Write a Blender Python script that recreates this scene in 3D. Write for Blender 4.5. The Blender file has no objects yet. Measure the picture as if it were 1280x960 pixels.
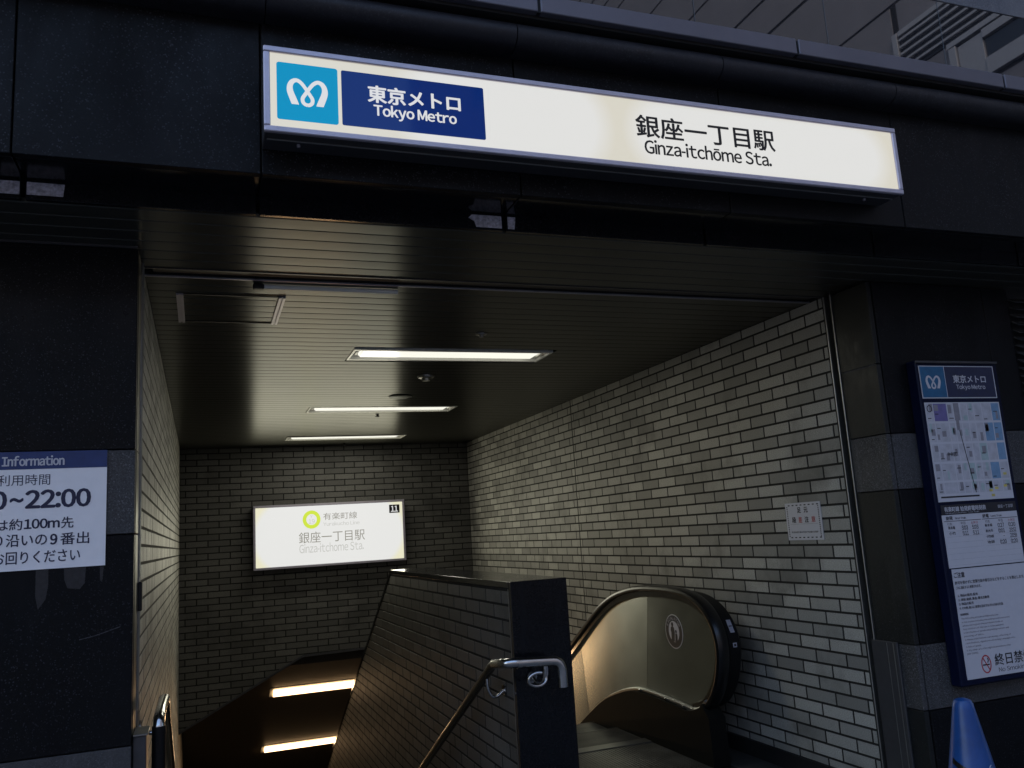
import bpy, bmesh, math, random
from mathutils import Vector, Matrix
random.seed(7)
rad = math.radians
Z0 = 1.43                       # eye height above the pavement; heights below are written relative to the eye

sc = bpy.context.scene
COL = sc.collection

# ------------------------------------------------------------------ camera
cd = bpy.data.cameras.new("camera"); cam = bpy.data.objects.new("camera", cd); COL.objects.link(cam)
pitch, roll, yaw = 0.171558, -0.062248, 0.356432
cy, sy, cp, sp, cr, sr = math.cos(yaw), math.sin(yaw), math.cos(pitch), math.sin(pitch), math.cos(roll), math.sin(roll)
FW = Vector((sy*cp, cy*cp, sp)); RT0 = Vector((cy, -sy, 0)); UP0 = RT0.cross(FW)
RT = cr*RT0 + sr*UP0; UP = -sr*RT0 + cr*UP0
cam.matrix_world = Matrix(((RT.x, UP.x, -FW.x, 0), (RT.y, UP.y, -FW.y, 0), (RT.z, UP.z, -FW.z, Z0), (0, 0, 0, 1)))
cd.sensor_width = 36; cd.lens = 36*1062.14/1280; cd.clip_end = 500; cd.clip_start = 0.05
sc.camera = cam

# ------------------------------------------------------------------ sky, sun, exposure
SUN_EL, SUN_ROT = rad(9), rad(200)
w = bpy.data.worlds.new("World"); sc.world = w; w.use_nodes = True
nt = w.node_tree; bg = nt.nodes['Background']
sky = nt.nodes.new('ShaderNodeTexSky'); sky.sky_type = 'NISHITA'; sky.sun_disc = False
sky.sun_elevation = SUN_EL; sky.sun_rotation = SUN_ROT
sky.air_density = 1.2; sky.dust_density = 2.0; sky.ozone_density = 3.0
tint = nt.nodes.new('ShaderNodeMix'); tint.data_type = 'RGBA'; tint.blend_type = 'MULTIPLY'; tint.inputs[0].default_value = 1.0
tint.inputs[7].default_value = (1.12, 1.02, 0.97, 1); nt.links.new(sky.outputs[0], tint.inputs[6]); nt.links.new(tint.outputs[2], bg.inputs[0]); bg.inputs[1].default_value = 0.15
sd = bpy.data.lights.new("sun", 'SUN'); sun = bpy.data.objects.new("sun", sd); COL.objects.link(sun)
sd.energy = 0.5; sd.angle = rad(15); sd.color = (1.0, 0.93, 0.85)
dvec = Vector((math.sin(SUN_ROT)*math.cos(SUN_EL), math.cos(SUN_ROT)*math.cos(SUN_EL), math.sin(SUN_EL)))
dvec = Vector((-0.45, 0.85, 0.80)).normalized()
sky.sun_elevation = math.asin(dvec.z); sky.sun_rotation = math.atan2(dvec.x, dvec.y)
sun.rotation_euler = (-dvec).to_track_quat('-Z', 'Y').to_euler()
sc.view_settings.view_transform = 'Standard'; sc.view_settings.look = 'None'
EXPO = 1.65
LEV = 1/2**EXPO                # lit sign faces are given as they read in the exposed picture
sc.view_settings.exposure = EXPO; sc.view_settings.gamma = 1.0
sc.cycles.max_bounces = 8; sc.cycles.diffuse_bounces = 4; sc.cycles.glossy_bounces = 4
sc.cycles.use_denoising = True

# ------------------------------------------------------------------ materials
def new_mat(name):
    m = bpy.data.materials.new(name); m.use_nodes = True
    return m, m.node_tree, m.node_tree.nodes['Principled BSDF']
def rgb(c): return (c[0], c[1], c[2], 1)
def mix_node(nt, fac, a, b):
    n = nt.nodes.new('ShaderNodeMix'); n.data_type = 'RGBA'
    if isinstance(fac, float): n.inputs[0].default_value = fac
    else: nt.links.new(fac, n.inputs[0])
    for i, v in ((6, a), (7, b)):
        if isinstance(v, tuple): n.inputs[i].default_value = rgb(v)
        else: nt.links.new(v, n.inputs[i])
    return n.outputs[2]
def ramp(nt, src, stops):
    n = nt.nodes.new('ShaderNodeValToRGB'); e = n.color_ramp.elements
    while len(e) < len(stops): e.new(0.5)
    for k, (p, c) in enumerate(stops):
        e[k].position = p; e[k].color = rgb(c) if isinstance(c, tuple) else (c, c, c, 1)
    nt.links.new(src, n.inputs[0]); return n.outputs[0]
def noise(nt, scale, detail=3, rough=0.5, stretch=None, kind='world'):
    tc = nt.nodes.new('ShaderNodeTexCoord'); geo = nt.nodes.new('ShaderNodeNewGeometry')
    src = geo.outputs['Position'] if kind == 'world' else tc.outputs['Object']
    if stretch:
        mp = nt.nodes.new('ShaderNodeMapping'); mp.inputs['Scale'].default_value = stretch
        nt.links.new(src, mp.inputs[0]); src = mp.outputs[0]
    n = nt.nodes.new('ShaderNodeTexNoise'); n.inputs['Scale'].default_value = scale
    n.inputs['Detail'].default_value = detail; n.inputs['Roughness'].default_value = rough
    nt.links.new(src, n.inputs['Vector']); return n.outputs[0]
def piece_random(nt):
    oi = nt.nodes.new('ShaderNodeObjectInfo'); geo = nt.nodes.new('ShaderNodeNewGeometry')
    a = nt.nodes.new('ShaderNodeMath'); a.operation = 'ADD'
    nt.links.new(oi.outputs['Random'], a.inputs[0]); nt.links.new(geo.outputs['Random Per Island'], a.inputs[1])
    f = nt.nodes.new('ShaderNodeMath'); f.operation = 'FRACT'; nt.links.new(a.outputs[0], f.inputs[0])
    return f.outputs[0]
def bump(nt, p, h, strength, dist=0.002):
    b = nt.nodes.new('ShaderNodeBump'); b.inputs['Strength'].default_value = strength; b.inputs['Distance'].default_value = dist
    nt.links.new(h, b.inputs['Height']); nt.links.new(b.outputs[0], p.inputs['Normal'])

def simple(name, col, rough=0.5, metal=0.0, vary=0.15, emit=None, es=0.0, spec=0.5, nscale=25):
    m, nt, p = new_mat(name)
    lo = tuple(c*(1-vary) for c in col); hi = tuple(min(1, c*(1+vary)) for c in col)
    f = noise(nt, nscale, 4, 0.6)
    nt.links.new(mix_node(nt, ramp(nt, f, [(0.3, 0.0), (0.7, 1.0)]), lo, hi), p.inputs['Base Color'])
    p.inputs['Roughness'].default_value = rough; p.inputs['Metallic'].default_value = metal
    p.inputs['Specular IOR Level'].default_value = spec
    if emit:
        p.inputs['Emission Color'].default_value = rgb(emit); p.inputs['Emission Strength'].default_value = es
    return m

def granite(name, dark, light, fleck, rough, spec=0.5, scale=260):
    m, nt, p = new_mat(name)
    v = nt.nodes.new('ShaderNodeTexVoronoi'); v.inputs['Scale'].default_value = scale
    geo = nt.nodes.new('ShaderNodeNewGeometry'); nt.links.new(geo.outputs['Position'], v.inputs['Vector'])
    c = nt.nodes.new('ShaderNodeSeparateColor'); nt.links.new(v.outputs['Color'], c.inputs[0])
    base = mix_node(nt, ramp(nt, c.outputs[0], [(0.25, 0.0), (0.95, 1.0)]), dark, light)
    col = mix_node(nt, ramp(nt, c.outputs[1], [(0.93, 0.0), (0.97, 1.0)]), base, fleck)
    big = noise(nt, 2.2, 5, 0.6)
    pr = piece_random(nt)
    mm = nt.nodes.new('ShaderNodeMath'); mm.operation = 'MULTIPLY_ADD'; mm.inputs[1].default_value = 0.25; nt.links.new(pr, mm.inputs[0]); nt.links.new(big, mm.inputs[2])
    col = mix_node(nt, ramp(nt, mm.outputs[0], [(0.35, 0.0), (0.85, 1.0)]), col, tuple((a+b)*0.62 for a, b in zip(dark, light)))
    st_ = noise(nt, 5, 5, 0.65, (2.2, 2.2, 0.35))
    col = mix_node(nt, ramp(nt, st_, [(0.55, 0.0), (0.8, 0.55)]), col, tuple(min(1, c*1.5+0.002) for c in light))
    nt.links.new(col, p.inputs['Base Color'])
    rn = noise(nt, 3.5, 6, 0.7, (1, 1, 0.6)); 
    nt.links.new(ramp(nt, rn, [(0.3, max(0.02, rough*0.6)), (0.7, rough*1.5)]), p.inputs['Roughness'])
    p.inputs['Specular IOR Level'].default_value = spec
    bump(nt, p, v.outputs['Distance'], 0.05, 0.0006)
    return m

M = {}
M['granite'] = granite('dark granite', (0.0022, 0.0025, 0.0032), (0.0060, 0.0065, 0.0082), (0.05, 0.05, 0.06), 0.42, 0.13)
M['granite_pol'] = granite('polished dark granite', (0.003, 0.0034, 0.0046), (0.007, 0.008, 0.010), (0.02, 0.02, 0.026), 0.12, 0.25)
M['granite_jamb'] = granite('dark granite of the jamb', (0.008, 0.009, 0.009), (0.020, 0.021, 0.021), (0.05, 0.05, 0.05), 0.42, 0.2)
M['granite_light'] = granite('flamed grey granite', (0.020, 0.020, 0.021), (0.075, 0.075, 0.080), (0.17, 0.17, 0.18), 0.6, 0.3)
M['granite_wall'] = granite('rough pale granite', (0.07, 0.07, 0.08), (0.15, 0.15, 0.165), (0.24, 0.24, 0.25), 0.7)
M['mirror_stone'] = granite('mirror polished stone', (0.010, 0.010, 0.012), (0.018, 0.018, 0.022), (0.03, 0.03, 0.035), 0.03, 1.0)
M['mirror_stone'].node_tree.nodes['Principled BSDF'].inputs['IOR'].default_value = 1.5
_p = M['mirror_stone'].node_tree; _b = _p.nodes['Principled BSDF']
for _l in list(_b.inputs['Normal'].links) + list(_b.inputs['Roughness'].links): _p.links.remove(_l)
_b.inputs['Roughness'].default_value = 0.012
M['joint'] = simple('black joint', (0.006, 0.006, 0.007), 0.8)
M['grout'] = simple('dark mortar', (0.009, 0.009, 0.008), 0.9, 0, 0.3)
M['skirting'] = simple('dark skirting', (0.015, 0.015, 0.016), 0.4)
M['alu'] = simple('anodised aluminium', (0.50, 0.47, 0.55), 0.42, 0.55, 0.05)
M['cap'] = simple('grey painted cap', (0.13, 0.125, 0.15), 0.45, 0.4, 0.08, nscale=3)
M['cornice'] = granite('ground granite moulding', (0.006, 0.006, 0.008), (0.022, 0.022, 0.028), (0.05, 0.05, 0.055), 0.45, 0.3, scale=200)
M['steel'] = simple('satin stainless steel', (0.52, 0.52, 0.52), 0.17, 1.0, 0.06)
M['trim'] = simple('dull steel trim', (0.30, 0.30, 0.29), 0.38, 0.9, 0.08)
M['track'] = simple('shutter track metal', (0.36, 0.36, 0.42), 0.35, 0.7, 0.08)
M['darkbox'] = simple('black painted metal', (0.010, 0.010, 0.011), 0.5)
M['greymetal'] = simple('dark grey painted metal', (0.055, 0.055, 0.06), 0.42, 0.3, 0.12)
M['signbody'] = simple('dark sign casing', (0.055, 0.056, 0.062), 0.35, 0.3, 0.1)
M['rubber'] = simple('black handrail rubber', (0.006, 0.006, 0.007), 0.28, 0, 0.1)
M['plastic_black'] = simple('black newel plastic', (0.005, 0.005, 0.006), 0.42, spec=0.22)
M['skirt'] = simple('dull black skirt', (0.008, 0.008, 0.007), 0.6, spec=0.06)
M['coated'] = simple('dark resin coated handrail', (0.022, 0.018, 0.014), 0.22)
M['white_p'] = simple('white enamel', (0.78, 0.78, 0.78), 0.35, 0, 0.02)
M['fix'] = simple('white enamelled reflector', (0.75, 0.74, 0.68), 0.3, 0, 0.03)
M['paper'] = simple('white print', (0.50, 0.50, 0.55), 0.4, 0, 0.02)
M['ink'] = simple('black print', (0.012, 0.012, 0.018), 0.5)
M['ink_info'] = simple('deep navy print', (0.012, 0.014, 0.05), 0.5)
M['red'] = simple('red print', (0.38, 0.03, 0.04), 0.5)
M['frame_blue'] = simple('dark blue painted frame', (0.002, 0.0045, 0.022), 0.45, spec=0.15)
M['navy_print'] = simple('navy print', (0.010, 0.016, 0.055), 0.4)
M['blue_print'] = simple('sky blue print', (0.008, 0.10, 0.22), 0.4)
M['info_blue'] = simple('mid blue print', (0.012, 0.034, 0.14), 0.4)
M['info_white'] = simple('white notice board', (0.84, 0.83, 0.86), 0.4, 0, 0.02)
M['map_grey'] = simple('grey map print', (0.22, 0.21, 0.24), 0.4)
M['map_block'] = simple('pale map block', (0.42, 0.42, 0.47), 0.4)
M['map_blue'] = simple('light blue map print', (0.15, 0.27, 0.42), 0.4)
M['map_purple'] = simple('violet map print', (0.14, 0.12, 0.30), 0.4)
M['map_green'] = simple('pale green map print', (0.33, 0.42, 0.43), 0.4)
M['map_yellow'] = simple('yellow map print', (0.55, 0.46, 0.12), 0.4)
M['rule'] = simple('grey print', (0.30, 0.30, 0.36), 0.5)
M['cone'] = simple('blue traffic cone', (0.010, 0.062, 0.23), 0.33, 0, 0.15, nscale=14)
M['yellowgreen'] = simple('yellow edging', (0.45, 0.42, 0.10), 0.5)
M['asphalt'] = simple('asphalt', (0.05, 0.05, 0.052), 0.85, 0, 0.3, nscale=60)
M['paving'] = simple('pavement blocks', (0.16, 0.155, 0.15), 0.8, 0, 0.2, nscale=12)
M['landing'] = simple('dark granite floor', (0.05, 0.05, 0.05), 0.45, 0, 0.25, nscale=30)
M['plate'] = simple('grooved steel plate', (0.10, 0.10, 0.098), 0.45, 0.7, 0.4, nscale=5)
M['groove'] = simple('dark groove metal', (0.05, 0.05, 0.05), 0.5, 0.6)  # darker metal for the step edges
M['soffit'] = simple('brown grey stair soffit', (0.10, 0.088, 0.075), 0.45, 0, 0.1)
M['bld'] = simple('pale building panels', (0.21, 0.21, 0.235), 0.7, 0, 0.08, nscale=1.5)
M['bld_dark'] = simple('dark louvre void', (0.015, 0.016, 0.02), 0.6)
M['bld_glass'] = simple('dark window glass', (0.02, 0.025, 0.035), 0.08, 0, 0.05)
M['bld_frame'] = simple('grey window frame', (0.40, 0.41, 0.44), 0.5, 0.2, 0.05)
M['painted_reflection'] = simple('pale painted reflection', (0.38, 0.38, 0.46), 0.8, 0, 0.45, nscale=90)
M['pale_patch'] = simple('faint pale patch', (0.012, 0.012, 0.0145), 0.5, 0, 0.5, nscale=70)
M['crack'] = simple('pale lime line', (0.04, 0.04, 0.045), 0.8, 0, 0.6, nscale=80)

def brick_mat(name, lo, hi, rough=0.55):
    m, nt, p = new_mat(name)
    r = piece_random(nt)
    col = mix_node(nt, r, lo, hi)
    fine = noise(nt, 120, 4, 0.7, (1, 1, 3.0))
    col = mix_node(nt, ramp(nt, fine, [(0.3, 0.0), (0.75, 1.0)]), col, tuple(c*0.62 for c in lo))
    dirt = noise(nt, 1.6, 6, 0.65)
    col = mix_node(nt, ramp(nt, dirt, [(0.52, 0.0), (0.68, 0.65)]), col, tuple(c*0.42 for c in lo))
    nt.links.new(col, p.inputs['Base Color'])
    p.inputs['Roughness'].default_value = rough; p.inputs['Specular IOR Level'].default_value = 0.32
    b2 = noise(nt, 45, 5, 0.6)
    bump(nt, p, b2, 0.35, 0.002)
    return m
M['brick'] = brick_mat('grey glazed brick tile', (0.23, 0.226, 0.208), (0.56, 0.548, 0.50))
M['brick_dim'] = brick_mat('dimmed grey brick tile', (0.10, 0.098, 0.091), (0.19, 0.185, 0.172), 0.5)  # same tile, colour darkened for the dim light on end wall and divider

# slat metal: brushed across, so the glare of the lit sign is drawn out along the depth of the ceiling
def slat_mat():
    m, nt, p = new_mat('bronze grey ceiling slat')
    f = noise(nt, 6, 4, 0.6, (0.4, 4, 1))
    pr = piece_random(nt)
    a = mix_node(nt, ramp(nt, f, [(0.3, 0.0), (0.7, 1.0)]), (0.084, 0.084, 0.073), (0.112, 0.111, 0.097))
    nt.links.new(mix_node(nt, ramp(nt, pr, [(0.0, 0.0), (1.0, 0.35)]), a, (0.08, 0.078, 0.06)), p.inputs['Base Color'])
    p.inputs['Metallic'].default_value = 0.75
    p.inputs['Roughness'].default_value = 0.31
    p.inputs['Anisotropic'].default_value = 0.88
    tg = nt.nodes.new('ShaderNodeTangent'); tg.direction_type = 'RADIAL'; tg.axis = 'X'
    nt.links.new(tg.outputs[0], p.inputs['Tangent'])
    p.inputs['Anisotropic Rotation'].default_value = 0.0
    return m
M['slat'] = slat_mat()

def panel_steel():
    m, nt, p = new_mat('brushed escalator panel')
    f = noise(nt, 3, 5, 0.6)
    nt.links.new(mix_node(nt, f, (0.44, 0.46, 0.43), (0.56, 0.58, 0.545)), p.inputs['Base Color'])
    p.inputs['Metallic'].default_value = 1.0
    g = noise(nt, 4, 4, 0.6, (1, 1, 1))
    nt.links.new(ramp(nt, g, [(0.3, 0.22), (0.7, 0.26)]), p.inputs['Roughness'])
    p.inputs['Anisotropic'].default_value = 0.95; p.inputs['Anisotropic Rotation'].default_value = 0.25
    tg = nt.nodes.new('ShaderNodeTangent'); tg.direction_type = 'RADIAL'; tg.axis = 'Z'
    nt.links.new(tg.outputs[0], p.inputs['Tangent'])
    return m
M['panel'] = panel_steel()

def emit_mat(name, col, s, rough=0.12, spec=0.5):
    m, nt, p = new_mat(name)
    n = noise(nt, 5, 2); 
    nt.links.new(mix_node(nt, ramp(nt, n, [(0.3, 0.0), (0.7, 1.0)]), tuple(c*0.97 for c in col), col), p.inputs['Emission Color'])
    p.inputs['Base Color'].default_value = rgb(tuple(c*0.08 for c in col))
    p.inputs['Roughness'].default_value = rough
    p.inputs['Specular IOR Level'].default_value = spec
    p.inputs['Emission Strength'].default_value = s*LEV
    return m
M['lamp'] = emit_mat('lit fluorescent diffuser', (1.0, 0.98, 0.86), 1.0)
M['lamp_warm'] = emit_mat('lit warm diffuser', (1.0, 0.62, 0.30), 6.0)
M['e_logo'] = emit_mat('backlit sky blue', (0.002, 0.265, 0.50), 1.0, 0.2, 0.15)
M['e_navy'] = emit_mat('backlit navy', (0.0005, 0.017, 0.135), 1.0, 0.06, 0.25)
M['e_white'] = emit_mat('backlit white lettering', (0.80, 0.80, 0.80), 0.85)
M['e_ink'] = simple('black lettering on light box', (0.012, 0.011, 0.010), 0.3)
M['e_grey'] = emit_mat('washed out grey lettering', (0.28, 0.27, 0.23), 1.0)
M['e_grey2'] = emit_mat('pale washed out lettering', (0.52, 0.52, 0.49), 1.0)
M['e_green'] = emit_mat('backlit lime ring', (0.62, 0.76, 0.06), 1.0)

def lightbox(name, white, cream, blobs, sx, sz):
    """backlit acrylic: brightest over the tubes (blobs = x0,x1,z0,z1 in metres), creamier towards edges"""
    m, nt, p = new_mat(name)
    geo = nt.nodes.new('ShaderNodeNewGeometry'); sep = nt.nodes.new('ShaderNodeSeparateXYZ'); nt.links.new(geo.outputs['Position'], sep.inputs[0])
    def mth(op, a, b=None, c=None):
        n = nt.nodes.new('ShaderNodeMath'); n.operation = op
        for i, v in enumerate((a, b, c)):
            if v is None: continue
            if isinstance(v, (int, float)): n.inputs[i].default_value = v
            else: nt.links.new(v, n.inputs[i])
        return n.outputs[0]
    tot = None
    for x0, x1, z0, z1 in blobs:
        r = 0.5*(z1-z0)
        dx = mth('SUBTRACT', mth('ABSOLUTE', mth('SUBTRACT', sep.outputs[0], (x0+x1)/2)), (x1-x0)/2-r)
        dx = mth('MAXIMUM', dx, 0.0)
        dz = mth('SUBTRACT', sep.outputs[2], (z0+z1)/2+Z0)
        d = mth('SQRT', mth('ADD', mth('MULTIPLY', dx, dx), mth('MULTIPLY', dz, dz)))
        f = mth('MULTIPLY_ADD', mth('SUBTRACT', r, d), 1.0/sx, 0.5)
        n = nt.nodes.new('ShaderNodeClamp'); nt.links.new(f, n.inputs[0]); f = n.outputs[0]
        tot = f if tot is None else mth('MAXIMUM', tot, f)
    nt.links.new(mix_node(nt, tot, cream, white), p.inputs['Emission Color'])
    p.inputs['Emission Strength'].default_value = LEV
    p.inputs['Base Color'].default_value = (0.06, 0.06, 0.058, 1); p.inputs['Roughness'].default_value = 0.15
    return m
M['e_sign'] = lightbox('backlit sign face', (0.72, 0.715, 0.69), (0.655, 0.625, 0.53),
    [(0.62, 1.395, 1.245, 1.625), (1.50, 2.69, 1.285, 1.585)], 0.08, 0.05)
M['e_back'] = lightbox('backlit direction sign face', (0.78, 0.78, 0.76), (0.80, 0.77, 0.56),
    [(0.56, 2.275, -0.33, 0.53)], 0.06, 0.05)

# ------------------------------------------------------------------ mesh helpers
class MB:
    def __init__(s): s.v = []; s.f = []; s.mi = []; s.mats = []; s.cur = 0
    def mat(s, m):
        if m not in s.mats: s.mats.append(m)
        s.cur = s.mats.index(m); return s
    def add(s, vs, fs):
        o = len(s.v); s.v += [Vector(v) for v in vs]
        for f in fs: s.f.append([o+i for i in f]); s.mi.append(s.cur)
        return s
    def box(s, x0, x1, y0, y1, z0, z1):
        vs = [(x, y, z) for z in (z0, z1) for y in (y0, y1) for x in (x0, x1)]
        return s.add(vs, [(0, 2, 3, 1), (4, 5, 7, 6), (0, 1, 5, 4), (2, 6, 7, 3), (0, 4, 6, 2), (1, 3, 7, 5)])
    def bbox(s, x0, x1, y0, y1, z0, z1, b=0.004):
        """box with a chamfer on the four long edges of every side (cheap bevel)"""
        bm = bmesh.new(); bmesh.ops.create_cube(bm, size=1)
        for v in bm.verts: v.co = Vector(((x0+x1)/2+v.co.x*(x1-x0), (y0+y1)/2+v.co.y*(y1-y0), (z0+z1)/2+v.co.z*(z1-z0)))
        b = min(b, 0.45*min(x1-x0, y1-y0, z1-z0))
        bmesh.ops.bevel(bm, geom=bm.edges[:], offset=b, segments=1, affect='EDGES')
        bm.verts.index_update(); s.add([v.co.copy() for v in bm.verts], [[v.index for v in f.verts] for f in bm.faces]); bm.free(); return s
    def prism(s, poly, off):
        """poly: list of 3-D points (front), off: vector to the back"""
        n = len(poly); off = Vector(off); a = [Vector(p) for p in poly]
        nrm = Vector((0, 0, 0))
        for i in range(n): nrm += a[i].cross(a[(i+1) % n])
        if nrm.dot(off) > 0: a.reverse()
        s.add(a + [p+off for p in a], [list(range(n)), list(range(2*n-1, n-1, -1))] + [(i, i+n, (i+1) % n+n, (i+1) % n) for i in range(n)])
        return s
    def tube(s, path, r, seg=12, caps=True):
        P = [Vector(p) for p in path]; n = len(P); rings = []
        up = Vector((0, 0, 1)); prev = None
        for i in range(n):
            t = (P[min(i+1, n-1)] - P[max(i-1, 0)]).normalized()
            if prev is None:
                a = t.cross(up)
                if a.length < 0.1: a = t.cross(Vector((1, 0, 0)))
            else: a = prev - t*prev.dot(t)
            a.normalize(); prev = a; b = t.cross(a)
            rr = r if isinstance(r, (int, float)) else r[i]
            rings.append([P[i] + (a*math.cos(2*math.pi*k/seg) + b*math.sin(2*math.pi*k/seg))*rr for k in range(seg)])
        vs = [v for ring in rings for v in ring]; fs = []
        for i in range(n-1):
            for k in range(seg):
                k2 = (k+1) % seg; fs.append((i*seg+k, (i+1)*seg+k, (i+1)*seg+k2, i*seg+k2))
        if caps: fs.append(list(range(seg))); fs.append([(n-1)*seg+k for k in range(seg)][::-1])
        return s.add(vs, fs)
    def sweep(s, path, prof, frame, closed=True):
        """sweep 2-D profile (a,b) along path; frame(i) -> (A,B) unit vectors"""
        m = len(prof); n = len(path); vs = []
        for i in range(n):
            A, B = frame(i)
            for a, b in prof: vs.append(Vector(path[i]) + A*a + B*b)
        fs = []
        for i in range(n-1):
            for k in range(m):
                k2 = (k+1) % m; fs.append((i*m+k, i*m+k2, (i+1)*m+k2, (i+1)*m+k))
        fs.append(list(range(m))[::-1]); fs.append([(n-1)*m+k for k in range(m)])
        return s.add(vs, fs)
    def lathe(s, c, prof, seg=28):
        vs = []; fs = []; n = len(prof)
        for r, z in prof:
            for k in range(seg):
                a = 2*math.pi*k/seg; vs.append((c[0]+r*math.cos(a), c[1]+r*math.sin(a), c[2]+z))
        for i in range(n-1):
            for k in range(seg):
                k2 = (k+1) % seg; fs.append((i*seg+k, i*seg+k2, (i+1)*seg+k2, (i+1)*seg+k))
        fs.append([(n-1)*seg+k for k in range(seg)]); fs.append([k for k in range(seg)][::-1])
        return s.add(vs, fs)
    def build(s, name, m=None, parent=None, smooth=False, fix=False):
        me = bpy.data.meshes.new(name)
        lift = Vector((0, 0, Z0)) - (Vector(parent['loc']) if parent is not None else Vector((0, 0, 0)))
        own = Vector((0, 0, 0))
        if parent is None and s.v:      # put the origin at the base of the mesh
            xs = [v.x for v in s.v]; ys = [v.y for v in s.v]; zs = [v.z for v in s.v]
            own = Vector(((min(xs)+max(xs))/2, (min(ys)+max(ys))/2, min(zs))) + Vector((0, 0, Z0))
        me.from_pydata([v + lift - own for v in s.v], [], s.f)
        for mm in ([m] if m else s.mats): me.materials.append(mm)
        if not m: me.polygons.foreach_set('material_index', s.mi)
        if smooth: me.polygons.foreach_set('use_smooth', [True]*len(me.polygons))
        if fix:
            bm = bmesh.new(); bm.from_mesh(me); bmesh.ops.recalc_face_normals(bm, faces=bm.faces[:]); bm.to_mesh(me); bm.free()
        if smooth:
            try: me.set_sharp_from_angle(angle=rad(38))
            except Exception: pass
        me.update()
        o = bpy.data.objects.new(name, me); COL.objects.link(o); o.location = own
        if parent is not None:
            o.parent = parent
            o['loc'] = tuple(parent['loc'])
        else: o['loc'] = tuple(own)
        return o

def tag(o, label=None, cat=None, group=None, kind=None):
    if label: o['label'] = label
    if cat: o['category'] = cat
    if group: o['group'] = group
    if kind: o['kind'] = kind
    return o
def empty(name, x, y, z):
    o = bpy.data.objects.new(name, None); COL.objects.link(o); o.location = (x, y, z+Z0); o['loc'] = (x, y, z+Z0); return o

# ------------------------------------------------------------------ lettering (built-in font, turned into meshes)
_tc = {}
def _raw(s, res=3):
    if s in _tc: return _tc[s]
    cu = bpy.data.curves.new('lettering', 'FONT'); cu.body = s; cu.size = 1; cu.resolution_u = res; cu.fill_mode = 'FRONT'
    ob = bpy.data.objects.new('lettering', cu)
    me = ob.to_mesh()
    vs = [(v.co.x, v.co.y) for v in me.vertices]; fs = [tuple(p.vertices) for p in me.polygons]
    ob.to_mesh_clear(); bpy.data.objects.remove(ob); bpy.data.curves.remove(cu)
    _tc[s] = (vs, fs); return _tc[s]
def glyphs(s, bold=0.0):
    """flat mesh of a line; latin letters use the wide forms of the sans font, set tight"""
    if not any(c.isascii() and c.isalnum() for c in s): return _raw(s)
    X = 0.0; V = []; Fc = []; gap = 0.072
    for ch in s:
        if ch == ' ': X += 0.24; continue
        if ch == '-': 
            o = len(V); V += [(X, 0.24), (X+0.24, 0.24), (X+0.24, 0.31), (X, 0.31)]; Fc.append((o, o+1, o+2, o+3)); X += 0.24+gap; continue
        mac = ch == 'ō'
        c = 'o' if mac else ch
        vs, fs = _raw(chr(ord(c)+0xFEE0) if (c.isascii() and c != '~') else c)
        if not vs: continue
        x0 = min(v[0] for v in vs); x1 = max(v[0] for v in vs); k = 1.0; dy = 0.0
        if ch == '~': pass
        o = len(V); V += [(v[0]-x0+X, v[1]) for v in vs]; Fc += [tuple(i+o for i in f) for f in fs]
        if mac:
            o = len(V); w_ = x1-x0; V += [(X+w_*0.18, 0.62), (X+w_*0.82, 0.62), (X+w_*0.82, 0.68), (X+w_*0.18, 0.68)]; Fc.append((o, o+1, o+2, o+3))
        X += (x1-x0)+gap*(0.8 if ch in 'Tryk1' else 1.0)
    return V, Fc
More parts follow.
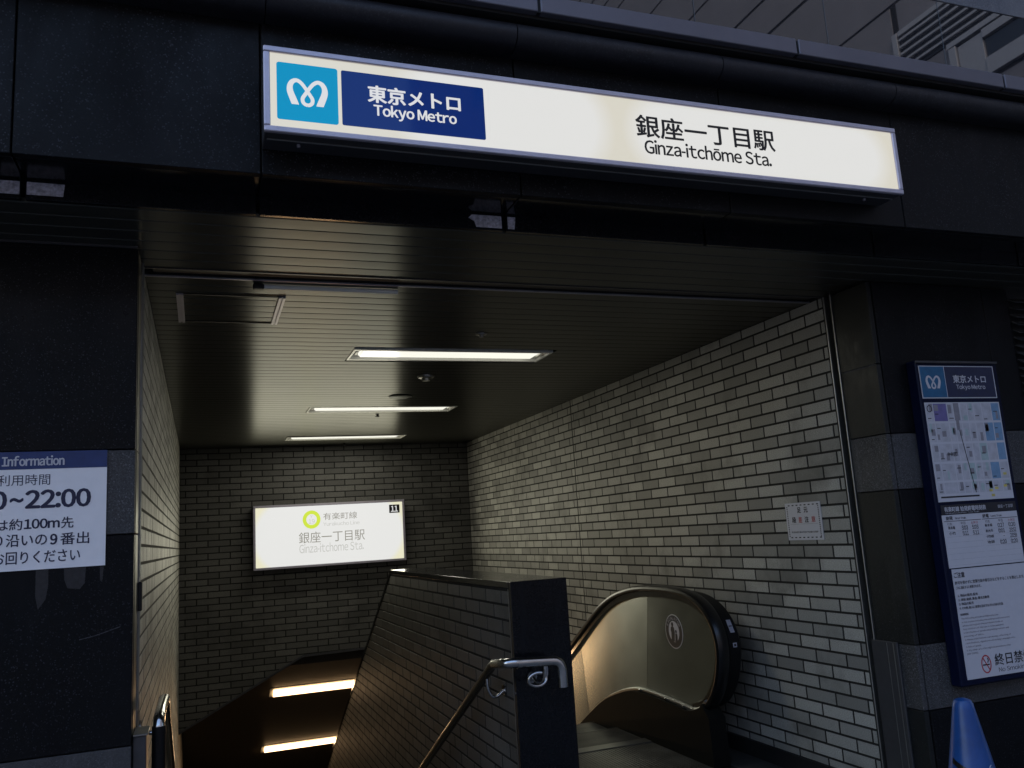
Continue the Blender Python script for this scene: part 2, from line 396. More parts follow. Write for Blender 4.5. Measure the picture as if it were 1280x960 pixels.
class Face:
    """a vertical plane seen from outside: O + u*U + v*up, N outward"""
    def __init__(s, O, U, N): s.O = Vector(O); s.U = Vector(U); s.N = Vector(N)
    def p(s, u, v, w=0.0): return s.O + s.U*u + Vector((0, 0, 1))*v + s.N*w
    def rect(s, mb, u0, u1, v0, v1, w0, w1):
        return mb.prism([s.p(u0, v0, w1), s.p(u1, v0, w1), s.p(u1, v1, w1), s.p(u0, v1, w1)], s.N*(w0-w1))
    def poly(s, mb, pts, w0, w1): return mb.prism([s.p(a, b, w1) for a, b in pts], s.N*(w0-w1))
    def rrect(s, mb, u0, u1, v0, v1, w0, w1, r):
        pts = []
        for cx, cy_, a0 in ((u1-r, v0+r, -90), (u1-r, v1-r, 0), (u0+r, v1-r, 90), (u0+r, v0+r, 180)):
            for k in range(6): a = rad(a0+k*18); pts.append((cx+r*math.cos(a), cy_+r*math.sin(a)))
        return s.poly(mb, pts, w0, w1)
    def ring(s, mb, cu, cv, ra, rb, ia, ib, w0, w1, seg=40):
        vs = []; fs = []
        for k in range(seg):
            a = 2*math.pi*k/seg
            for (x, z) in ((ra, rb), (ia, ib)):
                for w_ in (w1, w0): vs.append(s.p(cu+x*math.cos(a), cv+z*math.sin(a), w_))
        for k in range(seg):
            a = 4*k; b = 4*((k+1) % seg)
            fs += [(a, b, b+2, a+2), (a+1, b+1, b, a), (a+2, b+2, b+3, a+3)]
        return mb.add(vs, fs)
    def disc(s, mb, cu, cv, ra, rb, w0, w1, seg=32):
        return s.poly(mb, [(cu+ra*math.cos(2*math.pi*k/seg), cv+rb*math.sin(2*math.pi*k/seg)) for k in range(seg)], w0, w1)
    def text(s, mb, txt, u0, u1, v0, v1, w, bold=0.0, keep=False):
        vs, fs = glyphs(txt, bold)
        if not vs: return mb
        xs = [v[0] for v in vs]; ys = [v[1] for v in vs]
        kx = (u1-u0)/(max(xs)-min(xs)); ky = (v1-v0)/max(1e-6, (max(ys)-min(ys)))
        if keep: kx = ky = min(kx, ky)
        b = bold*1.3*(v1-v0)
        for i, (du, dv) in enumerate(((0, 0), (b, 0), (-b, 0), (0, b*0.7), (0, -b*0.7), (b*.7, b*.5), (-b*.7, b*.5), (b*.7, -b*.5), (-b*.7, -b*.5)) if bold > 0.009 else ((0, 0),)):
            mb.add([s.p(u0+(x-min(xs))*kx+du, v0+(y-min(ys))*ky+dv, w+i*0.00006) for x, y in vs], fs)
        return mb

# ------------------------------------------------------------------ bricks
def clip(poly, a, b, c):
    """keep a*u+b*v<=c"""
    out = []
    for i in range(len(poly)):
        p, q = poly[i], poly[(i+1) % len(poly)]; dp = a*p[0]+b*p[1]-c; dq = a*q[0]+b*q[1]-c
        if dp <= 0: out.append(p)
        if (dp < 0 < dq) or (dq < 0 < dp):
            t = dp/(dp-dq); out.append((p[0]+(q[0]-p[0])*t, p[1]+(q[1]-p[1])*t))
    return out
def brick_shape(F, poly, depth, lift=0.0):
    cx = sum(p[0] for p in poly)/len(poly); cz = sum(p[1] for p in poly)/len(poly); b = 0.0006
    def inset(p): 
        dx, dz = cx-p[0], cz-p[1]
        return (p[0]+math.copysign(min(b, abs(dx)*0.5), dx), p[1]+math.copysign(min(b, abs(dz)*0.5), dz))
    n = len(poly); ins = [inset(p) for p in poly]
    vs = [F.p(p[0], p[1], 0) for p in poly] + [F.p(p[0], p[1], depth-b+lift) for p in poly] + [F.p(p[0], p[1], depth+lift) for p in ins]
    fs = [list(range(2*n, 3*n))]
    for i in range(n):
        j = (i+1) % n; fs += [(i, j, j+n, i+n), (i+n, j+n, j+2*n, i+2*n)]
    return vs, fs
EYE = Vector((0, 0, 0))
def px_size(F, poly):
    a = F.p(*poly[0]); c = F.p(*poly[2])
    if a.dot(FW) < 0.3 or c.dot(FW) < 0.3: return 0
    def pr(p): return Vector((640+1062*p.dot(RT)/p.dot(FW), 480-1062*p.dot(UP)/p.dot(FW)))
    A, Cc = pr(a), pr(c); m = (A+Cc)/2
    if not (-20 < m.x < 1300 and -20 < m.y < 980): return 0.001
    return abs(A.x-Cc.x)*abs(A.y-Cc.y)
def lay_bricks(root, F, u0, u1, v0, v1, first, depth, mat, clips=(), joints=(), v_ref=-0.174, keep=None, hide=None, limit=300):
    """running bond; first(k) -> u of a joint centre in course k"""
    L, H, J = 0.2245, 0.0580, 0.0122
    items = []
    k0 = math.floor((v0-v_ref)/0.07)-1; k1 = math.ceil((v1-v_ref)/0.07)+1
    for k in range(k0, k1):
        vb = v_ref+0.07*k+J/2; vt = vb+H
        if vt < v0+0.012 or vb > v1-0.012: continue
        j = first(k); n0 = math.floor((u0-j)/0.237)-1
        for n in range(n0, n0+int((u1-u0)/0.237)+4):
            a = j+n*0.237+J/2; b = a+L
            cuts = [(max(a, u0), min(b, u1))]
            for c in joints:
                nc = []
                for (p, q) in cuts:
                    if p < c < q: nc += [(p, c-0.009), (c+0.009, q)]
                    else: nc.append((p, q))
                cuts = nc
            for p, q in cuts:
                if q-p < 0.015: continue
                poly = [(p, max(vb, v0)), (q, max(vb, v0)), (q, min(vt, v1)), (p, min(vt, v1))]
                for cl in (clips((p+q)/2) if callable(clips) else clips):
                    poly = clip(poly, *cl)
                    if len(poly) < 3: break
                if len(poly) < 3: continue
                if max(x[0] for x in poly)-min(x[0] for x in poly) < 0.012 or max(x[1] for x in poly)-min(x[1] for x in poly) < 0.012: continue
                if hide and hide((p+q)/2, (vb+vt)/2): sz = 0
                else: sz = px_size(F, poly) if len(poly) >= 3 else 0
                items.append((sz, poly))
    items.sort(key=lambda t: -t[0])
    shared = {}
    st = MB()
    for i, (sz, poly) in enumerate(items):
        lift = random.uniform(-0.0004, 0.0004)
        if i < limit and sz > 12:
            full = len(poly) == 4
            ou, ov = poly[0]
            key = (round(poly[1][0]-ou, 4), round(poly[2][1]-ov, 4), round(lift*2500)) if full else None
            if key is None or key not in shared:
                vs, fs = brick_shape(F, [(p[0]-ou, p[1]-ov) for p in poly], depth, round(lift*2500)/2500)
                o0 = F.O
                me = bpy.data.meshes.new('brick'); me.from_pydata([v-o0 for v in vs], [], fs); me.materials.append(mat); me.update()
                if key: shared[key] = me
            else: me = shared[key]
            o = bpy.data.objects.new('brick', me); COL.objects.link(o); o.parent = root
            o.location = F.p(ou, ov, 0) + Vector((0, 0, Z0)) - Vector(root['loc'])
        else:
            vs, fs = brick_shape(F, poly, depth, lift); st.add(vs, fs)
    if st.v:
        tag(st.build('brick_field', mat, root), 'small far courses of the brick wall', kind='stuff')

# main planes (metres, street side is -y; heights relative to the eye)
XL, XR = -0.22, 3.158          # inner faces of the side walls
YB = 10.27                     # back wall
ZC = 1.145                     # ceiling
ZF = -1.43                     # pavement
DX0, DX1 = 1.35, 1.63          # divider wall between stair and escalator
DZ = -0.23; DY0, DY1 = 3.81, 6.50
SL = math.tan(rad(30))
BT = 0.0017                     # how far bricks stand proud of the mortar

# ------------------------------------------------------------------ ground, street
g = MB()
g.add([(-40, -60, ZF-0.15), (60, -60, ZF-0.15), (60, -3.4, ZF-0.15), (-40, -3.4, ZF-0.15)], [(0, 1, 2, 3)])
tag(g.build('road', M['asphalt']), 'grey asphalt road running past the entrance', kind='structure')
g = MB()
g.box(-40, 60, -3.4, 3.6, ZF-0.15, ZF)
g.box(-40, XL-0.5, 3.6, 40, ZF-0.15, ZF); g.box(XR+0.5, 60, 3.6, 40, ZF-0.15, ZF); g.box(XL-0.5, XR+0.5, 16.5, 40, ZF-0.15, ZF)
tag(g.build('pavement', M['paving']), 'grey pavement in front of the entrance', kind='structure')
g = MB(); g.box(-40, 60, -3.55, -3.404, ZF-0.15, ZF+0.002)
tag(g.build('kerb', M['granite_wall']), 'pale kerb along the road', kind='structure')
g = MB()
g.box(XL-0.1, DX0+0.1, 3.604, 4.05, ZF-0.2, ZF); g.box(DX0+0.1, XR+0.1, 3.604, 4.3, ZF-0.2, ZF)
tag(g.build('entrance_floor', M['landing']), 'dark stone floor just inside the entrance', kind='structure')

# ------------------------------------------------------------------ brick side walls
# right wall
def wall_root(name, label, build):
    m = MB(); build(m); o = m.build(name, M['grout'], fix=True); tag(o, label, 'wall'); return o
rw = wall_root('brick_wall', 'long grey brick wall beside the escalator, on the right of the entrance', lambda m: m.box(XR+BT, XR+0.35, 3.60, 16.5, -8, ZC+0.3))
FR = Face((XR+BT, 0, 0), (0, 1, 0), (-1, 0, 0))
first_r = lambda k: 3.582 + (0.055 if k % 2 == 0 else 0.1735)
lay_bricks(rw, FR, 3.604, YB-0.004, -1.335, ZC-0.004, first_r, BT, M['brick'], joints=(7.0,),
    hide=lambda u, v: (v < -0.45 and 4.35 < u) or u > 9.9)
m = MB(); m.box(XR-0.012, XR+BT, 3.604, 5.2, ZF, -1.338); m.build('skirting', M['skirting'], rw)
m = MB(); m.box(XR+0.001, XR+BT, 6.994, 7.006, -1.33, ZC); m.build('expansion_joint', M['joint'], rw)
# left wall
lw = wall_root('brick_wall', 'left brick wall of the stairway, seen edge-on beside the metal handrail', lambda m: m.box(XL-0.35, XL-BT, 3.60, 16.5, -8, ZC+0.3))
FL = Face((XL-BT, 0, 0), (0, 1, 0), (1, 0, 0))
lay_bricks(lw, FL, 3.604, 13.0, -5.6, ZC-0.004, lambda k: 3.604+(0.118 if k % 2 else 0.0), BT, M['brick'],
    clips=((-SL, -1, 1.6-SL*4.0+0.2),), hide=lambda u, v: v < -1.5)
# back wall: its lower edge rises from the left corner and then runs level where the stair goes under it
BOT = [(XL, -1.90), (1.09, -1.235), (XR, -1.205)]
def bw_build(m):
    pts = [(XL-0.3, ZC+0.3), (XL-0.3, -2.04)] + BOT + [(XR+0.3, -1.205), (XR+0.3, ZC+0.3)]
    m.prism([(x, YB+BT, z) for x, z in pts], (0, 0.25, 0))
bw = wall_root('brick_wall', 'dim brick end wall behind the lit direction sign', bw_build)
FB = Face((0, YB+BT, 0), (1, 0, 0), (0, -1, 0))
lay_bricks(bw, FB, XL+0.003, XR-0.003, -1.95, ZC-0.004, lambda k: (XL+0.06 if k % 2 else XL+0.178), BT, M['brick_dim'],
    clips=lambda u: ((0.665/1.31, -1, 1.90+XL*0.665/1.31),) if u < 1.09 else ((0.03/2.07, -1, 1.235+1.09*0.03/2.07),), hide=lambda u, v: (0.6 < u < 2.28 and -0.25 < v < 0.45) or (v < -0.35 and u > 1.9))
m = MB()
for (a, b) in ((BOT[0], BOT[1]), (BOT[1], BOT[2])):
    m.prism([(a[0], YB-0.004, a[1]+0.004), (b[0], YB-0.004, b[1]+0.004), (b[0], YB-0.004, b[1]-0.022), (a[0], YB-0.004, a[1]-0.022)], (0, 0.05, 0))
m.build('edge_strip', M['greymetal'], bw, fix=True)
# sloped soffit over the stair, going down behind the end wall
m = MB(); d = Vector((0, 6.0, -6.0*SL))
A, B = Vector((XL-0.02, YB+BT+0.252, -1.222-0.25*SL)), Vector((XR+0.02, YB+BT+0.252, -1.222-0.25*SL))
m.prism([A, B, B+d, A+d], (0, 0.08, 0.14))
tag(m.build('stair_soffit', M['soffit'], fix=True), 'dark sloping ceiling going down over the lower stair', kind='structure')
m = MB(); m.box(XL-0.3, XR+0.3, 16.3, 16.5, -8, -3.5)
tag(m.build('lower_end_wall', M['brick_dim']), 'dark wall at the foot of the stair', kind='structure')

# ------------------------------------------------------------------ divider wall with coping
END = 14.0
dv_poly = [(DY0+0.03, DZ-0.03), (DY1, DZ-0.03), (END, DZ-0.03-(END-DY1)*SL), (END, -8), (DY0+0.03, -8)]
m = MB(); m.prism([(DX0+BT, y, z) for y, z in dv_poly], (DX1-DX0-2*BT, 0, 0))
dv = m.build('divider_wall', M['grout'], fix=True)
tag(dv, 'low brick divider between stair and escalator with dark stone end and polished coping', 'wall')
FD = Face((DX0+BT, 0, 0), (0, 1, 0), (-1, 0, 0))
dclip = ((SL, 1, DZ-0.035+SL*DY1), (0, 1, DZ-0.035), (-SL, -1, 1.45-SL*4.0+0.9))
lay_bricks(dv, FD, DY0+0.032, 11.5, -5.5, DZ-0.035, lambda k: DY0+0.03+(0.118 if k % 2 else 0.0), BT, M['brick_dim'], clips=dclip, v_ref=DZ-0.04-0.07*40)
FD2 = Face((DX1-BT, 0, 0), (0, 1, 0), (1, 0, 0))
lay_bricks(dv, FD2, DY0+0.032, 8, -2.4, DZ-0.035, lambda k: DY0+0.03+(0.118 if k % 2 else 0.0), BT, M['brick_dim'], clips=((SL, 1, DZ-0.035+SL*DY1),), v_ref=DZ-0.04-0.07*40, hide=lambda u, v: True)
m = MB(); m.bbox(DX0-0.004, DX1+0.004, DY0+0.0285, DY1, DZ-0.030, DZ, 0.002)
m.build('coping', M['granite_pol'], dv)
m = MB()
Yb = Vector((0, 1, 0))
m.prism([(DX0-0.004, DY1+0.002, DZ-0.032), (DX0-0.004, END, DZ-0.032-(END-DY1)*SL), (DX0-0.004, END, DZ-(END-DY1)*SL), (DX0-0.004, DY1+0.002, DZ)], (DX1-DX0+0.008, 0, 0))
m.build('sloping_coping', M['granite_pol'], dv, fix=True)
m = MB(); m.bbox(DX0-0.002, DX1+0.002, DY0, DY0+0.028, ZF, DZ, 0.002)
m.build('end_slab', M['granite_pol'], dv)
m = MB(); m.box(DX0-0.004, DX0+BT, DY0+0.0285, DY0+0.036, ZF, DZ-0.034)
m.build('corner_trim', M['trim'], dv)

# ------------------------------------------------------------------ ceiling slats
m = MB(); m.box(-4.2, 7, 2.96, 16.4, ZC+0.05, ZC+0.40)
ceil = m.build('ceiling', M['darkbox']); tag(ceil, 'bronze grey slatted metal ceiling running from the fascia back to the end wall', kind='structure')
LAMPS = [5.19, 7.44, 9.50]; LX0, LX1 = 0.88, 2.17; LHW = 0.155
def slat_mesh(x0, x1, wd):
    mb = MB(); h = wd/2; n = 6
    prof = [(-h, 0.016), (-h, 0.002)] + [(-h+0.002+(wd-0.004)*k/n, -0.0004*math.sin(math.pi*k/n)) for k in range(n+1)] + [(h, 0.002), (h, 0.016)]
    vs = []; fs = []; c = len(prof)
    for x in (x0, x1):
        for a, b in prof: vs.append((x, a, b))
    for k in range(c-1): fs.append((k, k+1, c+k+1, c+k))
    fs.append(list(range(c))[::-1]); fs.append(list(range(c, 2*c)))
    me = bpy.data.meshes.new('slat'); me.from_pydata([Vector(v) for v in vs], [], [f[::-1] for f in fs]); me.materials.append(M['slat'])
    me.polygons.foreach_set('use_smooth', [True]*len(me.polygons)); me.set_sharp_from_angle(angle=rad(30)); me.update()
    return me
sm = {}
def put_slat(x0, x1, y, wd):
    key = (round(x0, 3), round(x1, 3), round(wd, 3))
    if key not in sm: sm[key] = slat_mesh(x0, x1, wd)
    o = bpy.data.objects.new('slat', sm[key]); COL.objects.link(o); o.parent = ceil
    o.location = Vector((0, y, ZC+Z0)) - Vector(ceil['loc'])
PITCH = 0.105
for k in range(6):                                   # strip in front of the shutter
    y = 2.962+PITCH*(k+0.5)
    put_slat(-4.1, 6.9, y, 0.098)
y = 3.715
while y < YB:
    y1 = min(y+PITCH, YB-0.003); c = (y+y1)/2; wd = y1-y-0.007
    if wd < 0.02: break
    lamp = [l for l in LAMPS if abs(c-l) < LHW+0.03]
    if lamp: put_slat(XL+0.002, LX0-0.012, c, wd); put_slat(LX1+0.012, XR-0.002, c, wd)
    else: put_slat(XL+0.002, XR-0.002, c, wd)
    y += PITCH
# ceiling lights
def area(name, loc, rot, sx, sy_, power, col, parent, spread=180):
    ld = bpy.data.lights.new(name, 'AREA'); ld.shape = 'RECTANGLE'; ld.size = sx; ld.size_y = sy_; ld.energy = power; ld.color = col; ld.spread = rad(spread)
    o = bpy.data.objects.new(name, ld); COL.objects.link(o); o.rotation_euler = rot
    o.parent = parent; o.location = Vector(loc)+Vector((0, 0, Z0))-Vector(parent['loc'])
    return o
words = ['nearest recessed strip light in the ceiling, just past the access hatch', 'middle recessed strip light of the three in the flat ceiling', 'farthest recessed strip light, close to the end wall']
for i, y in enumerate(LAMPS):
    r = empty('ceiling_light', (LX0+LX1)/2, y, ZC); tag(r, words[i], 'ceiling light', 'strip lights in the flat ceiling')
    a0 = y-0.128; a1 = y+0.128
    m = MB()
    m.box(LX0-0.008, LX1+0.008, y-LHW, a0, ZC-0.004, ZC+0.012); m.box(LX0-0.008, LX1+0.008, a1, y+LHW, ZC-0.004, ZC+0.012)
    m.box(LX0-0.008, LX0+0.006, a0, a1, ZC-0.004, ZC+0.012); m.box(LX1-0.006, LX1+0.008, a0, a1, ZC-0.004, ZC+0.012)
    m.build('frame', M['fix'], r)
    m = MB()
    z0, z1 = ZC+0.013, ZC+0.046
    m.add([(LX0+0.006, a0, z0), (LX1-0.006, a0, z0), (LX1-0.05, a0+0.02, z1), (LX0+0.05, a0+0.02, z1),
           (LX0+0.006, a1, z0), (LX1-0.006, a1, z0), (LX1-0.05, a1-0.02, z1), (LX0+0.05, a1-0.02, z1)],
          [(0, 1, 2, 3), (5, 4, 7, 6), (4, 0, 3, 7), (1, 5, 6, 2), (3, 2, 6, 7)])
    m.build('reflector', M['fix'], r)
    m = MB(); m.bbox(LX0+0.055, LX1-0.055, y-0.095, y+0.095, ZC+0.004, ZC+0.040, 0.012); m.build('diffuser', M['lamp'], r)
    for xx in (LX0+0.03, LX1-0.03):
        m = MB(); m.bbox(xx-0.010, xx+0.010, y-0.04, y+0.04, ZC+0.006, ZC+0.035, 0.004); m.build('lamp_holder', M['fix'], r)
    area('lamp_light', ((LX0+LX1)/2, y, ZC-0.006), (0, 0, 0), 1.18, 0.18, 2.7, (1.0, 0.965, 0.80), r)
# access hatch
r = empty('access_hatch', 0.133, 4.205, ZC); tag(r, 'square ceiling access hatch with thin metal edging, nearest the left wall', 'hatch')
hx0, hx1, hy0, hy1 = -0.105, 0.372, 3.955, 4.455
for nm, bx in (('edge_rail', (hx0, hx0+0.030, hy0, hy1)), ('edge_rail', (hx1-0.030, hx1, hy0, hy1))):
    m = MB(); x0_, x1_, y0_, y1_ = bx
    m.box(x0_, x0_+0.012, y0_, y1_, ZC-0.009, ZC-0.0015); m.box(x1_-0.012, x1_, y0_, y1_, ZC-0.009, ZC-0.0015); m.box(x0_+0.012, x1_-0.012, y0_, y1_, ZC-0.004, ZC-0.0015)
    m.build(nm, M['alu'], r)
for yy in (hy0, hy1-0.01):
    m = MB(); m.box(hx0+0.030, hx1-0.030, yy, yy+0.01, ZC-0.0045, ZC-0.0015); m.build('dark_edge', M['darkbox'], r)
# round devices
def disc_thing(name, x, y, rr, h, mat, label, cat, prof=None):
    mb = MB(); prof = prof or [(0.001, -h), (rr*0.86, -h), (rr, -h*0.6), (rr, -0.0016)]
    mb.lathe((x, y, ZC), prof, 28); o = mb.build(name, mat, smooth=True, fix=True); tag(o, label, cat); return o
sp_ = disc_thing('ceiling_speaker', 1.53, 6.74, 0.095, 0.012, M['darkbox'], 'dark round speaker grille in the ceiling between first and second strip lights', 'speaker')
mb = MB(); mb.lathe((1.53, 6.74, ZC), [(0.096, -0.010), (0.106, -0.008), (0.106, -0.0018), (0.096, -0.0018)], 32); mb.build('rim', M['greymetal'], sp_, True, True) if False else None
disc_thing('smoke_detector', 1.525, 5.86, 0.055, 0.03, M['trim'], 'small domed smoke detector just behind the nearest strip light', 'smoke detector',
    [(0.001, -0.040), (0.028, -0.040), (0.032, -0.022), (0.055, -0.018), (0.060, -0.008), (0.060, -0.0016)])
disc_thing('sprinkler_head', 1.535, 4.58, 0.03, 0.02, M['trim'], 'small flat sprinkler disc in front of the nearest strip light', 'sprinkler',
    [(0.001, -0.022), (0.012, -0.022), (0.014, -0.010), (0.032, -0.007), (0.034, -0.0016)])
disc_thing('sprinkler_head', 1.54, 7.76, 0.03, 0.03, M['darkbox'], 'small dark sprinkler knob just behind the middle strip light', 'sprinkler',
    [(0.001, -0.024), (0.018, -0.024), (0.020, -0.016), (0.010, -0.013), (0.012, -0.0016)])
disc_thing('sprinkler_head', 1.585, 10.03, 0.02, 0.02, M['darkbox'], 'tiny dark sprinkler knob between the farthest strip light and the end wall', 'sprinkler',
    [(0.001, -0.034), (0.018, -0.034), (0.020, -0.024), (0.008, -0.020), (0.010, -0.0016)])

# shutter slot and track in the ceiling
r = empty('shutter_track', 1.47, 3.65, ZC); tag(r, 'roller shutter slot with a bright metal lip crossing the ceiling', 'shutter')
m = MB(); m.box(XL-0.02, XR+0.05, 3.592, 3.604, ZC-0.004, ZC+0.05); m.build('front_lip', M['greymetal'], r)
m = MB(); m.bbox(XL-0.002, XR+0.002, 3.698, 3.711, ZC-0.005, ZC+0.003, 0.001); m.build('rear_lip', M['track'], r)
m = MB(); m.box(XL-0.002, XR+0.002, 3.702, 3.711, ZC+0.0035, ZC+0.045); m.build('rear_face', M['darkbox'], r)
m = MB(); m.bbox(XL+0.03, XR-0.03, 3.62, 3.675, ZC+0.004, ZC+0.045, 0.006); m.build('shutter_bottom_bar', M['darkbox'], r)
m = MB(); m.tube([(0.26, 3.765, ZC-0.012), (0.5, 3.765, ZC-0.012), (0.862, 3.765, ZC-0.013)], 0.011, 12);  # rail cut short and made white to stand for the sign's reflection
r = empty('glint_rail', 1.2, 3.765, ZC); tag(r, 'thin metal rail just behind the shutter slot, cut and whitened as the glint of the lit sign', 'rail')
m.build('rail', M['fix'], r, True)
m = MB(); m.bbox(0.215, 0.262, 3.748, 3.782, ZC-0.026, ZC-0.0015, 0.005); m.build('clamp', M['darkbox'], r)

# ------------------------------------------------------------------ fascia beam
FJ = [-4.1, -3.2, -2.30, -1.42, -0.535, 0.186, 1.10, 2.00, 2.90, 3.80, 4.70, 5.6, 6.8]
YF = 2.73; ZFB = 1.206; ZFT = 1.79
m = MB(); m.box(-4.1, 6.8, YF+0.031, 2.925, ZFB+0.022, 1.852)
fa = m.build('fascia', M['joint']); tag(fa, 'dark granite fascia beam carrying the long lit station sign over the entrance', 'fascia')
for a, b in zip(FJ[:-1], FJ[1:]):
    m = MB(); m.bbox(a+0.0025, b-0.0025, YF+random.uniform(0, .0012), YF+0.03, ZFB, ZFT, 0.002); m.build('granite_panel', M['granite'], fa)
    m = MB(); m.bbox(a+0.0025, b-0.0025, YF+0.031, 2.926, ZFB+random.uniform(0, .0008), ZFB+0.021, 0.002); m.build('soffit_panel', M['granite_pol'], fa)
    m = MB(); m.bbox(a+0.006, b-0.006, 2.927, 2.947, ZC-0.004, ZFB+0.0205, 0.002); m.build('return_panel', M['granite_pol'], fa)
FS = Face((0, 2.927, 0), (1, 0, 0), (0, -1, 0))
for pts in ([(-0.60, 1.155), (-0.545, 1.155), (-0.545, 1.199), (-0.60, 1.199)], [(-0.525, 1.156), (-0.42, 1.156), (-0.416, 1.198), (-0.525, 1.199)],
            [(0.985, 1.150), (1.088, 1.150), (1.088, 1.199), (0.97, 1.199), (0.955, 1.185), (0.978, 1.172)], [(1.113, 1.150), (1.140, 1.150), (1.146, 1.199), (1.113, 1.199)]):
    m = MB(); FS.poly(m, pts, 0.0, 0.0008); m.build('reflection_patch', M['painted_reflection'], fa)  # bright reflections in the polished return, put in as pale colour patches
# cornice and cap
CJ = [-4.1, -3.3, -2.43, -1.55, -0.68, 0.20, 1.085, 1.965, 2.85, 3.73, 4.6, 5.5, 6.8]
prof = []
for k in range(13):
    a = rad(-90+k*180/12); prof.append((2.685-0.062*math.cos(a)*1.0, 1.800+0.052*math.sin(a)))
for a, b in zip(CJ[:-1], CJ[1:]):
    m = MB(); front = [(a+0.002, y_, z_) for y_, z_ in prof] + [(a+0.002, 2.74, 1.852), (a+0.002, 2.74, 1.748)]
    m.prism(front, (b-a-0.004, 0, 0)); m.build('cornice_moulding', M['cornice'], fa, True, True)
m = MB(); m.box(-4.1, 6.8, 2.62, 2.99, 1.853, 1.866); m.build('shadow_gap', M['joint'], fa)
KJ = [-4.1, -2.29, -1.14, 0.01, 1.165, 2.318, 3.472, 4.62, 6.8]
for a, b in zip(KJ[:-1], KJ[1:]):
    m = MB(); m.bbox(a+0.006, b-0.006, 2.592, 3.00, 1.867, 1.936, 0.003); m.build('metal_cap', M['cap'], fa)
    m = MB(); m.box(b-0.006, b+0.006, 2.600, 3.00, 1.867, 1.930); m.build('cap_joint', M['joint'], fa)

# upper wall: a band of mirror polished slabs, rough stone above
m = MB(); m.box(-4.1, 6.8, 3.04, 3.6, 1.3, 7.5)
uw = m.build('upper_wall', M['joint']); tag(uw, 'stone wall above the cornice with mirror polished slabs reflecting buildings', 'wall')
x = -3.9
while x < 6.8:
    a = x; b = min(x+0.752, 6.8)
    m = MB(); m.bbox(a+0.0015, b-0.0015, 3.00, 3.038, 1.94, 2.600, 0.001); m.build('polished_slab', M['mirror_stone'], uw)
    for z in (2.603, 3.25, 3.90, 4.55, 5.2, 5.85, 6.5):
        m = MB(); m.bbox(a+0.002, b-0.002, 2.997, 3.038, z, z+0.645, 0.002); m.build('rough_slab', M['granite_wall'], uw)
    x += 0.752

# ------------------------------------------------------------------ granite walls left and right of the opening
def granite_wall(name, label, x0, x1, y, jx, courses, mat_jamb=None):
    m = MB(); m.box(x0+(0.03 if x0 > 0 else 0), x1-(0.03 if x1 < 0 else 0), y+0.031, 3.60, ZF, ZC+0.05); o = m.build(name, M['joint']); tag(o, label, 'wall')
    for a, b in zip(jx[:-1], jx[1:]):
        for z0, z1, mt in courses:
            m = MB(); m.bbox(a+0.002, b-0.002, y+random.uniform(0, .001), y+0.03, z0+0.002, z1-0.002, 0.002); m.build('granite_panel', M[mt], o)
    return o
CL = [(ZF, -0.94, 'granite'), (-0.94, -0.64, 'granite_light'), (-0.64, 0.075, 'granite'), (0.075, 0.376, 'granite_light'), (0.376, ZC-0.012, 'granite')]
gl = granite_wall('granite_wall', 'dark granite wall left of the entrance behind the information notice', -4.1, XL, 3.34, [-4.1, -3.1, -2.13, -1.17, XL], CL)
m = MB(); m.box(-4.1, XL-0.002, 3.333, 3.345, ZC-0.012, ZC-0.002); m.build('top_trim', M['greymetal'], gl)
FW_ = Face((0, 3.34, 0), (1, 0, 0), (0, -1, 0))
m = MB(); FW_.poly(m, [(-0.39, -0.275), (-0.34, -0.266), (-0.262, -0.243), (-0.262, -0.240), (-0.34, -0.263), (-0.39, -0.272)], 0, 0.0008); m.build('lime_line', M['crack'], gl)
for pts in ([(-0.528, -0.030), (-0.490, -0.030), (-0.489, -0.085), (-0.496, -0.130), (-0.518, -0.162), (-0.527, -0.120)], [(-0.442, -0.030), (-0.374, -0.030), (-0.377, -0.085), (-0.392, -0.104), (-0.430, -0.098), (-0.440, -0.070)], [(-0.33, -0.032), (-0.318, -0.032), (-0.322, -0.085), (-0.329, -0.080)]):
    m = MB(); FW_.poly(m, pts, 0, 0.0007); m.build('faint_patch', M['pale_patch'], gl)  # faint patches, a little paler than the granite
CRc = [(ZF, -0.94, 'granite'), (-0.94, -0.645, 'granite_light'), (-0.645, 0.085, 'granite'), (0.085, 0.36, 'granite_light'), (0.36, ZC-0.012, 'granite')]
gr = granite_wall('granite_wall', 'dark granite wall right of the entrance behind the map board', XR, 4.12, 3.27, [XR+0.03, 3.93, 4.118], CRc)
# jamb faces
def jamb(parent, x, sgn, y0, y1, courses):
    for z0, z1, mt in courses:
        m = MB(); xa, xb = sorted((x, x+sgn*0.028)); m.bbox(xa, xb, y0, y1, z0+0.002, z1-0.002, 0.002); m.build('jamb_panel', M['granite_jamb'] if mt == 'granite' else M['granite_light'], parent)
jamb(gl, XL-0.028, 1, 3.372, 3.515, [(ZF, -0.64, 'granite'), (-0.64, 0.075, 'granite'), (0.075, 0.376, 'granite'), (0.376, ZC-0.012, 'granite')])
jamb(gr, XR+0.028, -1, 3.275, 3.525, [(ZF, -0.94, 'granite'), (-0.94, -0.645, 'granite_light'), (-0.645, 0.085, 'granite'), (0.085, 0.36, 'granite_light'), (0.36, 0.71, 'granite'), (0.71, ZC-0.012, 'granite')])
m = MB(); m.box(XR-0.0012, XR+0.01, 3.285, 3.515, 0.705, 0.7115); m.build('lime_line', M['crack'], gr)
